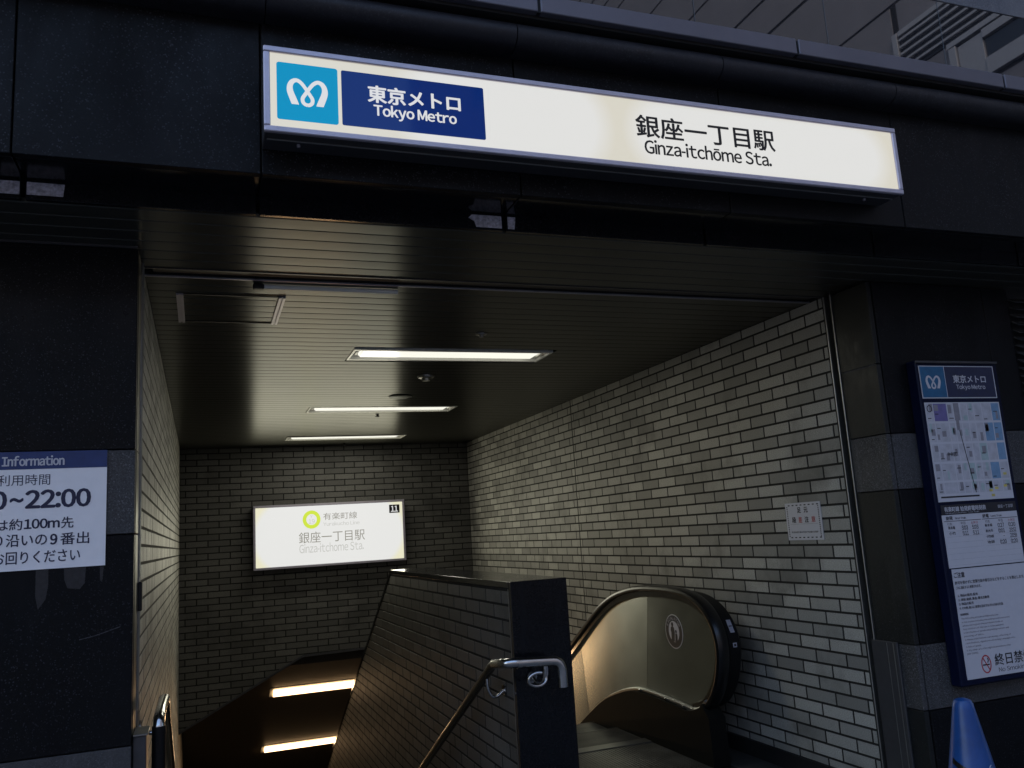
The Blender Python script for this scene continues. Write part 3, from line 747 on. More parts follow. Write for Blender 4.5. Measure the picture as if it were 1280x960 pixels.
# shutter guides
for x, s, lab in ((XL, -1, 'vertical metal shutter guide on the left jamb'), (XR, 1, 'vertical metal shutter guide on the right jamb at the end of the brick wall')):
    r = empty('shutter_guide', x, 3.56, ZF); tag(r, lab, 'shutter guide', 'shutter guides')
    for y0, y1, nm in ((3.530, 3.538, 'guide_lip'), (3.582, 3.590, 'guide_lip')):
        m = MB(); xa, xb = sorted((x-s*0.006, x+s*0.05)); m.bbox(xa, xb, y0, y1, ZF, ZC-0.002, 0.002); m.build(nm, M['trim'], r)
    m = MB(); xa, xb = sorted((x+s*0.03, x+s*0.05)); m.box(xa, xb, 3.5385, 3.5815, ZF, ZC-0.002); m.build('slot', M['darkbox'], r)
m = MB(); m.bbox(XR-0.014, XR-0.001, 3.375, 3.545, ZF, -0.640, 0.003)
r = m.build('guide_cover', M['greymetal'], None); tag(r, 'dark metal cover plate at the foot of the right jamb', 'cover plate')
m = MB(); m.bbox(XR-0.016, XR-0.0145, 3.395, 3.401, ZF, -0.645, 0.0005); m.build('groove', M['trim'], r)
m = MB(); m.bbox(XR-0.016, XR-0.0145, 3.437, 3.441, ZF, -0.645, 0.0005); m.build('groove', M['trim'], r)
m = MB(); m.bbox(XL+0.001, XL+0.045, 3.36, 3.50, ZF, -0.615, 0.003)
r = m.build('guide_cover', M['greymetal'], None); tag(r, 'dark metal cover box at the foot of the left jamb beside the handrail', 'cover plate')
m = MB(); m.bbox(XL+0.002, XL+0.050, 3.355, 3.505, -0.6145, -0.609, 0.001); m.build('lid', M['trim'], r)
m = MB(); m.bbox(XL+0.001, XL+0.016, 3.52, 3.545, -0.205, -0.10, 0.003)
r = m.build('lock_box', M['darkbox']); tag(r, 'small black lock box on the left shutter guide', 'lock')
# louvre at far right
r = empty('louvre_panel', 4.6, 3.2, ZF); tag(r, 'dark louvred panel at the far right edge of the facade', 'louvre')
z = -0.5
while z < 1.08:
    m = MB(); m.prism([(4.125, 3.235, z), (4.125, 3.275, z+0.026), (4.125, 3.279, z+0.022), (4.125, 3.239, z-0.004)], (1.6, 0, 0)); m.build('louvre_blade', M['greymetal'], r, fix=True); z += 0.042
m = MB(); m.box(4.125, 5.7, 3.30, 3.5, ZF, ZC); m.build('backing', M['darkbox'], r)
m = MB(); m.box(5.7, 6.8, 3.27, 3.6, ZF, ZC); m.build('side_panel', M['granite'], r)

# ------------------------------------------------------------------ metro emblem (two looping ribbons)
def emblem(F, mb, cu, cv, wd, ht, w):
    half = [(-0.285, -0.47, .165), (-0.35, -0.22, .16), (-0.405, 0.02, .15), (-0.405, 0.22, .13), (-0.35, 0.38, .115), (-0.25, 0.445, .10), (-0.145, 0.36, .092),
            (-0.045, 0.17, .088), (0.045, -0.04, .088), (0.115, -0.22, .09), (0.105, -0.37, .09), (0.05, -0.445, .09), (0.0, -0.46, .09)]
    # left foot is wide, the ribbon thins towards the crossing; densify
    pts = []
    for i in range(len(half)-1):
        p0 = half[max(i-1, 0)]; p1 = half[i]; p2 = half[i+1]; p3 = half[min(i+2, len(half)-1)]
        for k in range(4):
            t = k/4; pts.append(tuple(0.5*((2*p1[j])+(-p0[j]+p2[j])*t+(2*p0[j]-5*p1[j]+4*p2[j]-p3[j])*t*t+(-p0[j]+3*p1[j]-3*p2[j]+p3[j])*t**3) for j in range(3)))
    pts.append(half[-1])
    for sgn, dw in ((1, 0), (-1, 0.0006)):
        vs = []; n = len(pts)
        for i in range(n):
            a = pts[max(i-1, 0)]; b = pts[min(i+1, n-1)]; tx, tz = (b[0]-a[0])*wd, (b[1]-a[1])*ht; l = math.hypot(tx, tz) or 1
            nx, nz = -tz/l, tx/l; h = pts[i][2]*wd*0.5
            if i == 0: nx, nz = -1.0, 0.0
            for q in (1, -1):
                vs.append(F.p(cu+sgn*(pts[i][0]*wd+q*nx*h), cv+pts[i][1]*ht+q*nz*h, w+dw))
        mb.add(vs, [(2*i, 2*i+1, 2*i+3, 2*i+2) if sgn < 0 else (2*i, 2*i+2, 2*i+3, 2*i+1) for i in range(n-1)])
    return mb

# ------------------------------------------------------------------ long lit station sign
YS = 2.585
s = empty('station_sign', 1.475, 2.66, 1.288); tag(s, 'long white lit station sign with blue metro panel across the fascia', 'sign')
SX0, SX1, SZ0, SZ1 = 0.186, 2.766, 1.289, 1.584
m = MB(); m.bbox(SX0+0.002, SX1-0.002, YS+0.018, YF-0.002, SZ0+0.002, SZ1-0.002, 0.003); m.build('casing', M['signbody'], s)
m = MB(); m.bbox(SX0+0.012, SX1-0.012, YS+0.055, YS+0.061, SZ0-0.003, SZ0+0.0018, 0.001); m.build('seam', M['trim'], s)
fw = 0.020
for nm, b in (('frame_rail', (SX0, SX1, SZ1-fw, SZ1)), ('frame_rail', (SX0, SX1, SZ0, SZ0+fw))):
    m = MB(); m.bbox(b[0], b[1], YS, YS+0.0175, b[2], b[3], 0.003); m.build(nm, M['alu'], s)
for xa, xb in ((SX0, SX0+fw), (SX1-fw, SX1)):
    m = MB(); m.bbox(xa, xb, YS+0.0005, YS+0.0172, SZ0+fw+0.0005, SZ1-fw-0.0005, 0.003); m.build('frame_stile', M['alu'], s)
for xx in (0.30, 2.63):
    m = MB(); m.tube([(xx, 2.67, SZ0+0.003), (xx, 2.67, SZ0-0.006)], 0.006, 8); m.build('drain_screw', M['alu'], s)
m = MB(); m.box(SX0+fw+0.0005, SX1-fw-0.0005, YS+0.008, YS+0.0165, SZ0+fw+0.0005, SZ1-fw-0.0005); m.build('light_panel', M['e_sign'], s)
F = Face((0, YS+0.008, 0), (1, 0, 0), (0, -1, 0))
m = MB(); F.rrect(m, 0.2265, 0.4205, 1.336, 1.5335, 0, 0.0015, 0.008); lp = m.build('logo_panel', M['e_logo'], s)
m = MB(); emblem(F, m, 0.3225, 1.4345, 0.135, 0.092, 0.0025); m.build('metro_emblem', M['e_white'], lp)
m = MB(); F.rrect(m, 0.4325, 0.9255, 1.3375, 1.5315, 0, 0.0015, 0.006); np_ = m.build('name_panel', M['e_navy'], s)
m = MB(); F.text(m, '東京メトロ', 0.520, 0.838, 1.430, 1.490, 0.0022, 0.028); F.text(m, 'Tokyo Metro', 0.538, 0.822, 1.3725, 1.4235, 0.0022, 0.022); m.build('lettering', M['e_white'], np_)
m = MB(); F.text(m, '銀座一丁目駅', 1.521, 2.139, 1.417, 1.505, 0.0015, 0.018); F.text(m, 'Ginza-itchōme Sta.', 1.550, 2.113, 1.352, 1.408, 0.0015, 0.022); m.build('lettering', M['e_ink'], s)

# ------------------------------------------------------------------ lit direction sign on the end wall
YK = 10.13
s = empty('direction_sign', 1.43, 10.2, -0.256); tag(s, 'white lit direction sign with lime ring and number 11 on the end wall', 'sign')
KX0, KX1, KZ0, KZ1 = 0.555, 2.298, -0.258, 0.462
m = MB(); m.bbox(KX0+0.002, KX1-0.002, YK+0.02, YB-0.001, KZ0+0.002, KZ1-0.002, 0.004); m.build('casing', M['greymetal'], s)
for b in ((KX0, KX1, KZ1-0.026, KZ1), (KX0, KX1, KZ0, KZ0+0.026)):
    m = MB(); m.bbox(b[0], b[1], YK, YK+0.019, b[2], b[3], 0.003); m.build('frame_rail', M['alu'], s)
for b in ((KX0, KX0+0.026), (KX1-0.026, KX1)):
    m = MB(); m.bbox(b[0], b[1], YK+0.0005, YK+0.0185, KZ0+0.0265, KZ1-0.0265, 0.003); m.build('frame_stile', M['alu'], s)
m = MB(); m.box(KX0+0.027, KX1-0.027, YK+0.007, YK+0.018, KZ0+0.027, KZ1-0.027); m.build('light_panel', M['e_back'], s)
F = Face((0, YK+0.007, 0), (1, 0, 0), (0, -1, 0))
m = MB(); F.ring(m, 1.203, 0.278, 0.101, 0.104, 0.060, 0.062, 0, 0.002); m.build('line_ring', M['e_green'], s)
m = MB(); F.text(m, 'Y', 1.188, 1.215, 0.296, 0.328, 0.002); F.text(m, '19', 1.168, 1.238, 0.232, 0.282, 0.002); 
F.text(m, 'Yurakucho Line', 1.335, 1.755, 0.196, 0.240, 0.002); m.build('pale_lettering', M['e_grey2'], s)
m = MB(); F.text(m, '有楽町線', 1.337, 1.728, 0.265, 0.345, 0.002, 0.0); F.text(m, '銀座一丁目駅', 1.056, 1.812, 0.012, 0.138, 0.002, 0.004)
m.build('lettering', M['e_grey'], s)
m = MB(); F.text(m, 'Ginza-itchome Sta.', 1.060, 1.795, -0.098, 0.004, 0.002, -0.004); m.build('station_name', M['e_grey2'], s)
m = MB(); F.rect(m, 2.113, 2.238, 0.307, 0.404, 0, 0.002); q = m.build('number_panel', M['e_ink'], s)
m = MB(); F.text(m, '11', 2.135, 2.216, 0.322, 0.388, 0.003, 0.03); m.build('lettering', M['e_white'], q)
area('sign_light', ((KX0+KX1)/2, YK-0.01, (KZ0+KZ1)/2), (rad(-90), 0, 0), 1.68, 0.66, 5.0, (1.0, 0.955, 0.70), s)

# ------------------------------------------------------------------ lower stair lights
nrm = Vector((0, -math.sin(rad(30)), -math.cos(rad(30)))); dn = Vector((0, math.cos(rad(30)), -math.sin(rad(30))))
P0 = Vector((0, YB+0.02, -1.222))
for k, lab in ((1.02, 'upper warm strip light on the sloping ceiling over the lower stair'), (3.02, 'lower warm strip light on the sloping ceiling over the lower stair')):
    c = P0 + dn*k + Vector((1.43, 0, 0))
    r = empty('stair_light', c.x, c.y, c.z); tag(r, lab, 'ceiling light', 'strip lights over the lower stair')
    def slab(mb, x0, x1, a, h0, h1):
        A = [c + Vector((x, 0, 0)) + dn*q + nrm*h0 for x, q in ((x0, -a), (x1, -a), (x1, a), (x0, a))]
        mb.prism(A, nrm*(h1-h0)); return mb
    m = MB(); slab(m, -0.645, 0.645, 0.13, 0.001, 0.014); m.build('frame', M['fix'], r, fix=True)
    m = MB(); slab(m, -0.600, 0.600, 0.085, 0.0145, 0.035); m.build('diffuser', M['lamp_warm'], r, fix=True)
    ar = area('lamp_light', c + nrm*0.045, (0, 0, 0), 1.15, 0.16, 3.8, (1.0, 0.62, 0.32), r)
    ar.rotation_euler = nrm.to_track_quat('-Z', 'Y').to_euler()

# ------------------------------------------------------------------ staircase and escalator
r = empty('staircase', 0.56, 6, ZF); tag(r, 'stone staircase going down between the left wall and the divider', 'stairs')
for k in range(36):
    y = 4.05+0.30*k; z = ZF-0.165*(k+1)
    m = MB(); m.bbox(XL+0.001, DX0-0.001, y, y+0.34, z-0.16, z, 0.004); m.build('step', M['landing'], r)

e = empty('escalator', 2.3, 4.3, ZF); tag(e, 'escalator going down on the right with stainless balustrade and black handrail', 'escalator')
# handrail centre line on the balustrade plane (y, z), starting low inside the newel
outer = [(4.92, -1.17), (4.78, -1.155), (4.66, -1.11), (4.56, -1.02), (4.49, -0.90), (4.460, -0.77), (4.480, -0.655), (4.545, -0.562), (4.64, -0.498), (4.77, -0.455), (4.95, -0.437),
         (5.20, -0.436), (5.42, -0.446), (5.62, -0.476), (5.82, -0.525), (6.04, -0.612), (6.30, -0.752), (6.60, -0.925)]
yl, zl = outer[-1]
outer += [(yl+1.0*k, zl-0.577*k) for k in range(1, 8)]
def smoothpath(P, sub=4):
    out = []
    for i in range(len(P)-1):
        p0, p1, p2, p3 = P[max(i-1, 0)], P[i], P[i+1], P[min(i+2, len(P)-1)]
        for k in range(sub):
            t = k/sub; out.append(tuple(0.5*((2*p1[j])+(-p0[j]+p2[j])*t+(2*p0[j]-5*p1[j]+4*p2[j]-p3[j])*t*t+(-p0[j]+3*p1[j]-3*p2[j]+p3[j])*t**3) for j in (0, 1)))
    out.append(P[-1]); return out
op = smoothpath(outer)
def yz_frame(path):
    def fr(i):
        a = path[max(i-1, 0)]; b = path[min(i+1, len(path)-1)]; t = Vector((0, b[0]-a[0], b[1]-a[1])).normalized()
        return Vector((1, 0, 0)), Vector((0, -t.z, t.y))       # across, outwards
    return fr
def offset(path, d):
    fr = yz_frame(path); return [(p[0]+fr(i)[1].y*d, p[1]+fr(i)[1].z*d) for i, p in enumerate(path)]
bottom = smoothpath([(4.66, -1.06), (4.73, -1.11), (4.82, -1.130), (5.00, -1.118), (5.40, -1.105), (5.62, -1.125), (5.85, -1.185), (6.06, -1.262), (6.30, -1.385), (6.60, -1.555), (7.6, -2.13), (9.6, -3.285), (13.6, -5.594)], 4)
def at_y(path, y, lo=0):
    for i in range(lo, len(path)-1):
        if path[i][0] <= y <= path[i+1][0]:
            t = (y-path[i][0])/max(1e-9, path[i+1][0]-path[i][0]); return path[i][1]+(path[i+1][1]-path[i][1])*t
    return path[-1][1]
def balustrade(X, side):
    """side=+1: people are on the -x side"""
    inner = offset(op, -0.052)
    i0 = min(range(len(inner)), key=lambda i: inner[i][0])     # foremost point of the newel curve
    top = inner[i0:]; nose = inner[6:i0+1][::-1]               # from the foremost point down and back
    def strip(y0, y1, slant):
        """panel between two joints; joints lean by slant metres from top to bottom"""
        n = 14; T = []; B = []
        for k in range(n+1):
            yt = y0[0]+(y1[0]-y0[0])*k/n; yb = y0[1]+(y1[1]-y0[1])*k/n
            T.append((yt, at_y(top, yt))); B.append((yb, at_y(bottom, yb)))
        return T, B
    th = 0.014
    def ribbon(T, B, name, mat, qa=0.020, qb=0.020):
        mb = MB(); n = len(T); vs = []
        for dx in (-th, th):
            for k, (a, b) in enumerate(zip(T, B)):
                q_ = qa+(qb-qa)*k/(n-1); vs.append((X+dx+q_, a[0], a[1])); vs.append((X+dx+q_, b[0], b[1]))
        fs = []
        for k in range(n-1):
            fs.append((2*k, 2*k+1, 2*k+3, 2*k+2)); q = 2*n; fs.append((q+2*k, q+2*k+2, q+2*k+3, q+2*k+1))
            fs.append((2*k, 2*k+2, q+2*k+2, q+2*k)); fs.append((2*k+1, q+2*k+1, q+2*k+3, 2*k+3))
        fs.append((0, q, q+1, 1)); fs.append((2*n-2, 2*n-1, q+2*n-1, q+2*n-2))
        return mb.add(vs, fs).build(name, mat, e, True, True)
    # newel panel: fan between nose/top curve and the bottom line
    pts = [p for p in nose if p[0] < 4.82][::-1]
    T = [p for p in top if p[0] <= 5.285] + [(5.285, at_y(top, 5.285))]
    poly = pts[:-1] + T + [(5.40, at_y(bottom, 5.40))] + [p for p in bottom if 4.83 < p[0] < 5.39][::-1]
    mb = MB(); mb.prism([(X-th*side, y, z) for y, z in poly], (2*th*side, 0, 0)); mb.build('balustrade_panel', M['panel'], e, fix=True)
    T, B = strip((5.291, 5.406), (6.515, 6.435), 0); ribbon(T, B, 'balustrade_panel', M['panel'], 0.0, 0.020)
    T, B = strip((6.521, 6.441), (7.75, 7.65), 0); ribbon(T, B, 'balustrade_panel', M['panel'])
    T, B = strip((7.756, 7.656), (12.5, 12.4), 0); ribbon(T, B, 'balustrade_panel', M['panel'])
    ed = offset(inner, -0.001)[5:i0+22]; mb = MB(); mb.tube([(X-0.015*side, y, z) for y, z in ed if y < 5.2], 0.004, 8); mb.build('edge_trim', M['steel'], e, True)
    # guide profile between panel and handrail
    gp = offset(op, -0.030); mb = MB(); mb.sweep([(X, y, z) for y, z in gp[3:]], [(-0.021, -0.024), (0.021, -0.024), (0.021, 0.014), (-0.021, 0.014)], lambda i: yz_frame(gp[3:])(i)); mb.build('handrail_guide', M['steel'], e, True, True)
    pr = [(-0.040, -0.012), (-0.042, 0.0), (-0.036, 0.014), (-0.018, 0.022), (0.018, 0.022), (0.036, 0.014), (0.042, 0.0), (0.040, -0.012), (0.024, -0.014), (-0.024, -0.014)]
    mb = MB(); mb.sweep([(X, y, z) for y, z in op], pr, yz_frame(op)); mb.build('handrail', M['rubber'], e, True, True)
    # lower moulding and skirt
    bl = [p for p in bottom if p[0] > 4.64]; lo = offset(bl, -0.002)
    mb = MB(); mb.sweep([(X-0.002*side, y, z-0.006) for y, z in bl], [(-0.034, -0.016), (0.034, -0.016), (0.034, -0.004), (0.020, 0.003), (-0.020, 0.003), (-0.034, -0.004)], yz_frame(bl)); mb.build('lower_moulding', M['trim'], e, True, True)
    mb = MB(); n = len(bl); vs = []; fs = []
    sk = [(4.64, -1.08)] + bl
    def low(y): return ZF-0.02 if y < 5.3 else ZF-0.25-(y-5.3)*SL
    xa, xb = (X-0.055, X+0.055)
    for xx in (xa, xb):
        for y, z in sk: vs.append((xx, y, z-0.026)); vs.append((xx, y, low(y)))
    q = 2*len(sk)
    for k in range(len(sk)-1):
        fs += [(2*k, 2*k+1, 2*k+3, 2*k+2), (q+2*k, q+2*k+2, q+2*k+3, q+2*k+1), (2*k, 2*k+2, q+2*k+2, q+2*k)]
    fs.append((0, q, q+1, 1))
    mb.add(vs, fs).build('skirt_panel', M['skirt'], e, fix=True)
    # small clips on the moulding
    for yy in (5.12, 5.47, 4.90):
        mb = MB(); mb.bbox(X-0.042*side-0.004, X-0.042*side+0.004, yy-0.010, yy+0.010, at_y(bottom, yy)-0.024, at_y(bottom, yy)-0.008, 0.002); mb.build('clip', M['steel'], e)
    # newel shroud on the wall side
    sh = [(y, z) for y, z in offset(op, -0.004)[2:44]]
    if side > 0:
        mb = MB(); poly = [(X+0.050, y+0.012, z) for y, z in sh] + [(X+0.050, 5.3, -1.10), (X+0.050, 4.95, -1.16)]
        sh2 = [p for p in offset(op, -0.012) if 4.30 < p[0] < 5.3]
        mb.sweep([(X+0.098, y, z) for y, z in sh2], [(-0.050, -0.03), (0.046, -0.03), (0.046, -0.012), (0.034, 0.0), (-0.040, 0.0), (-0.050, -0.012)], yz_frame(sh2))
        mb.build('newel_shroud', M['plastic_black'], e, True, True)
    mb = MB(); nose2 = [(4.58, -1.43), (4.59, -1.16), (4.64, -1.11), (4.70, -1.115), (4.78, -1.145), (4.86, -1.155), (4.86, -1.43)]
    mb.prism([(X-0.057, y, z) for y, z in nose2], (0.114, 0, 0)); mb.build('newel_base', M['skirt'], e, fix=True)
BX = 2.87
balustrade(BX, 1); balustrade(1.735, -1)
# side deck between balustrade and brick wall
mb = MB(); sk = [p for p in bottom if p[0] > 5.15]
for k in range(len(sk)-1):
    a, b = sk[k], sk[k+1]; mb.add([(BX+0.056, a[0], a[1]-0.03), (XR-0.001, a[0], a[1]-0.03), (XR-0.001, b[0], b[1]-0.03), (BX+0.056, b[0], b[1]-0.03)], [(0, 1, 2, 3)])
mb.add([(BX+0.056, sk[0][0], sk[0][1]-0.03), (BX+0.056, sk[0][0], ZF), (XR-0.001, sk[0][0], ZF), (XR-0.001, sk[0][0], sk[0][1]-0.03)], [(0, 1, 2, 3)])
mb.build('outer_deck', M['plastic_black'], e)
# landing plate with grooves, comb, steps
m = MB(); m.box(1.80, 2.812, 4.304, 5.40, ZF-0.10, ZF); m.box(2.93, XR-0.001, 4.304, 5.20, ZF-0.10, ZF-0.001); m.build('landing_plate', M['plate'], e)
m = MB(); x = 1.83
while x < 2.79:
    m.box(x, x+0.010, 4.34, 5.30, ZF+0.0005, ZF+0.0035); x += 0.022
tag(m.build('plate_ribs', M['plate'], e), kind='stuff')
m = MB(); m.bbox(1.80, 2.812, 5.31, 5.42, ZF-0.02, ZF+0.008, 0.004); m.build('comb_plate', M['plate'], e)
zz = ZF-0.004; yy = 5.422
for k in range(18):
    drop = [0.0, 0.035, 0.12, 0.19][k] if k < 4 else 0.231
    zz -= drop
    m = MB(); m.box(1.795, 2.813, yy, yy+0.40, zz-0.25, zz)
    m.build('escalator_step', M['plate'], e)
    if k < 5:
        m = MB(); x = 1.81
        while x < 2.80: m.box(x, x+0.004, yy+0.004, yy+0.396, zz+0.0005, zz+0.006); x += 0.011
        tag(m.build('step_ribs', M['plate'], e), kind='stuff')
        m = MB(); m.box(1.80, 2.81, yy+0.384, yy+0.399, zz+0.0065, zz+0.0085); m.build('step_edge', M['groove'], e)
    yy += 0.402
# round sticker on the panel and label strip on the newel
F = Face((BX-0.014, 0, 0), (0, -1, 0), (-1, 0, 0))
st = empty('sticker', BX-0.015, 4.975, -0.695); tag(st, 'round black and white safety sticker with adult and child on the escalator panel', 'sticker')
m = MB(); F.disc(m, -4.975, -0.695, 0.107, 0.107, 0.0, 0.0012); m.build('backing', M['paper'], st)
m = MB(); F.ring(m, -4.975, -0.695, 0.101, 0.101, 0.066, 0.066, 0.0012, 0.002); m.build('black_ring', M['ink'], st)
m = MB()
for i, ch in enumerate('ESCALATOR'):
    a = rad(150-i*15); u = -4.975+0.083*math.cos(a); v = -0.695+0.083*math.sin(a)
    vs, fs = glyphs(ch); ca, sa = math.cos(a-math.pi/2), math.sin(a-math.pi/2)
    pts = [F.p(u+((x-0.3)*ca-(y-0.35)*sa)*0.026, v+((x-0.3)*sa+(y-0.35)*ca)*0.026, 0.0026) for x, y in vs]; m.add(pts, fs)
m.v and m.build('lettering', M['paper'], st)
m = MB()
F.disc(m, -4.990, -0.652, 0.013, 0.015, 0.0012, 0.0022, 16)
F.poly(m, [(-5.012, -0.752), (-5.008, -0.70), (-5.014, -0.690), (-5.008, -0.668), (-4.990, -0.664), (-4.972, -0.670), (-4.966, -0.70), (-4.974, -0.752)], 0.0012, 0.0022)
F.disc(m, -4.950, -0.694, 0.010, 0.011, 0.0012, 0.0022, 16)
F.poly(m, [(-4.966, -0.752), (-4.962, -0.722), (-4.960, -0.706), (-4.940, -0.706), (-4.936, -0.722), (-4.938, -0.752)], 0.0012, 0.0021)
F.rect(m, -5.02, -4.93, -0.758, -0.752, 0.0012, 0.0022)
m.build('figures', M['ink'], st)
st = empty('label_strip', 2.966, 4.48, -0.75); tag(st, 'small pale printed label on the black escalator newel shroud', 'label')
def on_shroud(y_, z_, w_, h_, name, mat, lift):
    # small plate leaning along the curve at (y_, z_)
    i = min(range(len(op)), key=lambda k: (op[k][0]-y_)**2+(op[k][1]-z_)**2 if k < 50 else 9)
    A, B = yz_frame(op)(i); t = Vector((0, -B.z, B.y)); base = Vector((BX+0.096, op[i][0], op[i][1])) - B*0.012
    mb = MB(); q = [base + A*a_ + t*b_ + B*(lift) for a_, b_ in ((-w_/2, -h_/2), (w_/2, -h_/2), (w_/2, h_/2), (-w_/2, h_/2))]
    mb.prism(q, -B*0.0012); mb.build(name, mat, st, fix=True)
on_shroud(4.495, -0.625, 0.030, 0.080, 'print', M['rule'], 0.0022)
for q in range(5): on_shroud(4.515-0.010*q, -0.595-0.016*q, 0.022, 0.006, 'print_line', M['ink'], 0.0032)
on_shroud(4.462, -0.735, 0.026, 0.026, 'print', M['rule'], 0.0022); on_shroud(4.462, -0.735, 0.014, 0.014, 'print_line', M['ink'], 0.0032)

# ------------------------------------------------------------------ handrails
def bend(P, r_=0.05, n=5):
    out = [Vector(P[0])]
    for i in range(1, len(P)-1):
        a, b, c = Vector(P[i-1]), Vector(P[i]), Vector(P[i+1]); u = (a-b).normalized(); v = (c-b).normalized()
        rr = min(r_, 0.45*(a-b).length, 0.45*(c-b).length); p, q = b+u*rr, b+v*rr
        for k in range(n+1): t = k/n; out.append((p*(1-t)+b*t)*(1-t)+(b*(1-t)+q*t)*t)
    out.append(Vector(P[-1])); return out
h = empty('handrail', 1.27, 3.7, ZF); tag(h, 'bent stainless handrail wrapping the stone end of the divider and running down the stair', 'handrail')
hx = DX0-0.085; hy = DY0-0.105
m = MB(); m.tube(bend([(1.535, hy, -0.690), (1.535, hy, -0.588), (hx, hy, -0.572), (hx, hy+0.15, -0.592)], 0.05), 0.0225, 16); m.build('rail_end', M['steel'], h, True)
m = MB(); m.tube(bend([(hx, hy+0.1505, -0.592), (hx, hy+0.19, -0.606), (hx, 12.5, -0.606-(12.5-hy-0.19)*0.525)], 0.02), 0.0205, 16); m.build('rail', M['coated'], h, True)
m = MB(); m.tube([(1.265+0.055, hy, -0.577), (1.265+0.075, hy, -0.5775)], 0.0245, 16); m.build('collar', M['steel'], h, True)
m = MB(); m.tube([(1.535, hy, -0.702), (1.535, hy, -0.688)], 0.0235, 16); m.build('end_cap', M['steel'], h, True)
def hook(p, q, parent):
    """curled bracket: drops from the rail at p and curls to the wall at q"""
    p = Vector(p); q = Vector(q); c = [p, p+Vector((0, 0, -0.045)), p*0.75+q*0.25+Vector((0, 0, -0.085)), p*0.4+q*0.6+Vector((0, 0, -0.085)), q+(p-q).normalized()*0.004+Vector((0, 0, -0.06))]
    mb = MB(); mb.tube(bend(c, 0.03), 0.008, 10); o = mb.build('bracket', M['steel'], parent, True)
    n = (p-q).normalized(); mb = MB(); cc = q+Vector((0, 0, -0.06)); mb.tube([cc, cc+n*0.006], 0.026, 16); mb.build('wall_plate', M['steel'], o, True)
hook((1.452, hy, -0.600), (1.425, DY0-0.001, -0.600), h)
m = MB(); ccx, ccz = 1.412, -0.655
m.tube([(1.462, hy+0.0, -0.600), (1.462, hy+0.004, -0.640)] + [(ccx+0.046*math.cos(rad(a)), hy+0.006+0.0003*(20-a)*-1*0.3, ccz+0.030*math.sin(rad(a))) for a in range(10, -300, -20)], 0.0075, 10); m.build('curl', M['steel'], h, True)
for yq in (3.98, 5.4, 6.8, 8.2):
    zq = -0.600-(yq-hy-0.17)*0.525
    hook((hx, yq, zq-0.018), (DX0-0.001, yq, zq-0.018), h)
h = empty('handrail', -0.14, 3.5, ZF); tag(h, 'stainless handrail on the left brick wall with its end bent down beside the jamb', 'handrail')
hx = XL+0.082
m = MB(); m.tube(bend([(hx, 3.42, -0.735), (hx, 3.42, -0.572), (hx, 3.62, -0.572), (hx, 3.90, -0.582)], 0.05), 0.0195, 16); m.build('rail_end', M['steel'], h, True)
m = MB(); m.tube(bend([(hx, 3.9005, -0.582), (hx, 3.95, -0.603), (hx, 12.0, -0.603-(12.0-3.95)*0.525)], 0.02), 0.0205, 16); m.build('rail', M['coated'], h, True)
m = MB(); m.tube([(hx, 3.42, -0.760), (hx, 3.42, -0.60)], 0.0235, 16); m.build('end_sleeve', M['plastic_black'], h, True)
for yq in (3.72, 5.2, 6.6, 8.0):
    zq = -0.572 if yq < 3.9 else -0.600-(yq-3.95)*0.525
    hook((hx, yq, zq-0.018), (XL+0.001, yq, zq-0.018), h)

# ------------------------------------------------------------------ information notice (left)
s = empty('information_notice', -0.8, 3.33, -0.028); tag(s, 'white information notice with blue header giving opening hours, on the left granite wall', 'notice')
IX0, IX1 = -1.28, -0.3135; F = Face((0, 3.339, 0), (1, 0, 0), (0, -1, 0))
m = MB(); F.rect(m, IX0, IX1, -0.0285, 0.375, 0, 0.004); m.build('board', M['info_white'], s)
m = MB(); F.rect(m, IX0, IX1, 0.3145, 0.3752, 0.004, 0.0052); hd = m.build('header', M['info_blue'], s)
m = MB(); F.text(m, 'Information', -0.640, -0.450, 0.3265, 0.3605, 0.006, 0.03); m.build('lettering', M['paper'], hd)
m = MB()
F.text(m, '利用時間', -0.652, -0.492, 0.2585, 0.2965, 0.0048, 0.006)
F.text(m, '22:00', -0.564, -0.3655, 0.180, 0.2405, 0.0048, 0.04); F.text(m, '0', -0.668, -0.624, 0.180, 0.2405, 0.0048, 0.04)
F.text(m, '~', -0.611, -0.574, 0.202, 0.216, 0.0048, 0.12)
F.text(m, 'は約', -0.652, -0.573, 0.1075, 0.1455, 0.0048, 0.010); F.text(m, '100m', -0.5665, -0.4595, 0.1105, 0.1425, 0.0048, 0.034); F.text(m, '先', -0.4535, -0.416, 0.107, 0.1455, 0.0048, 0.010)
F.text(m, 'り沿いの', -0.655, -0.4965, 0.052, 0.0935, 0.0048, 0.010); F.text(m, '9', -0.4855, -0.4655, 0.0535, 0.0885, 0.0048, 0.034); F.text(m, '番出', -0.455, -0.3655, 0.0505, 0.0915, 0.0048, 0.010)
F.text(m, 'お回りください', -0.6555, -0.393, -0.0065, 0.0345, 0.0048, 0.010)
m.build('lettering', M['ink_info'], s)

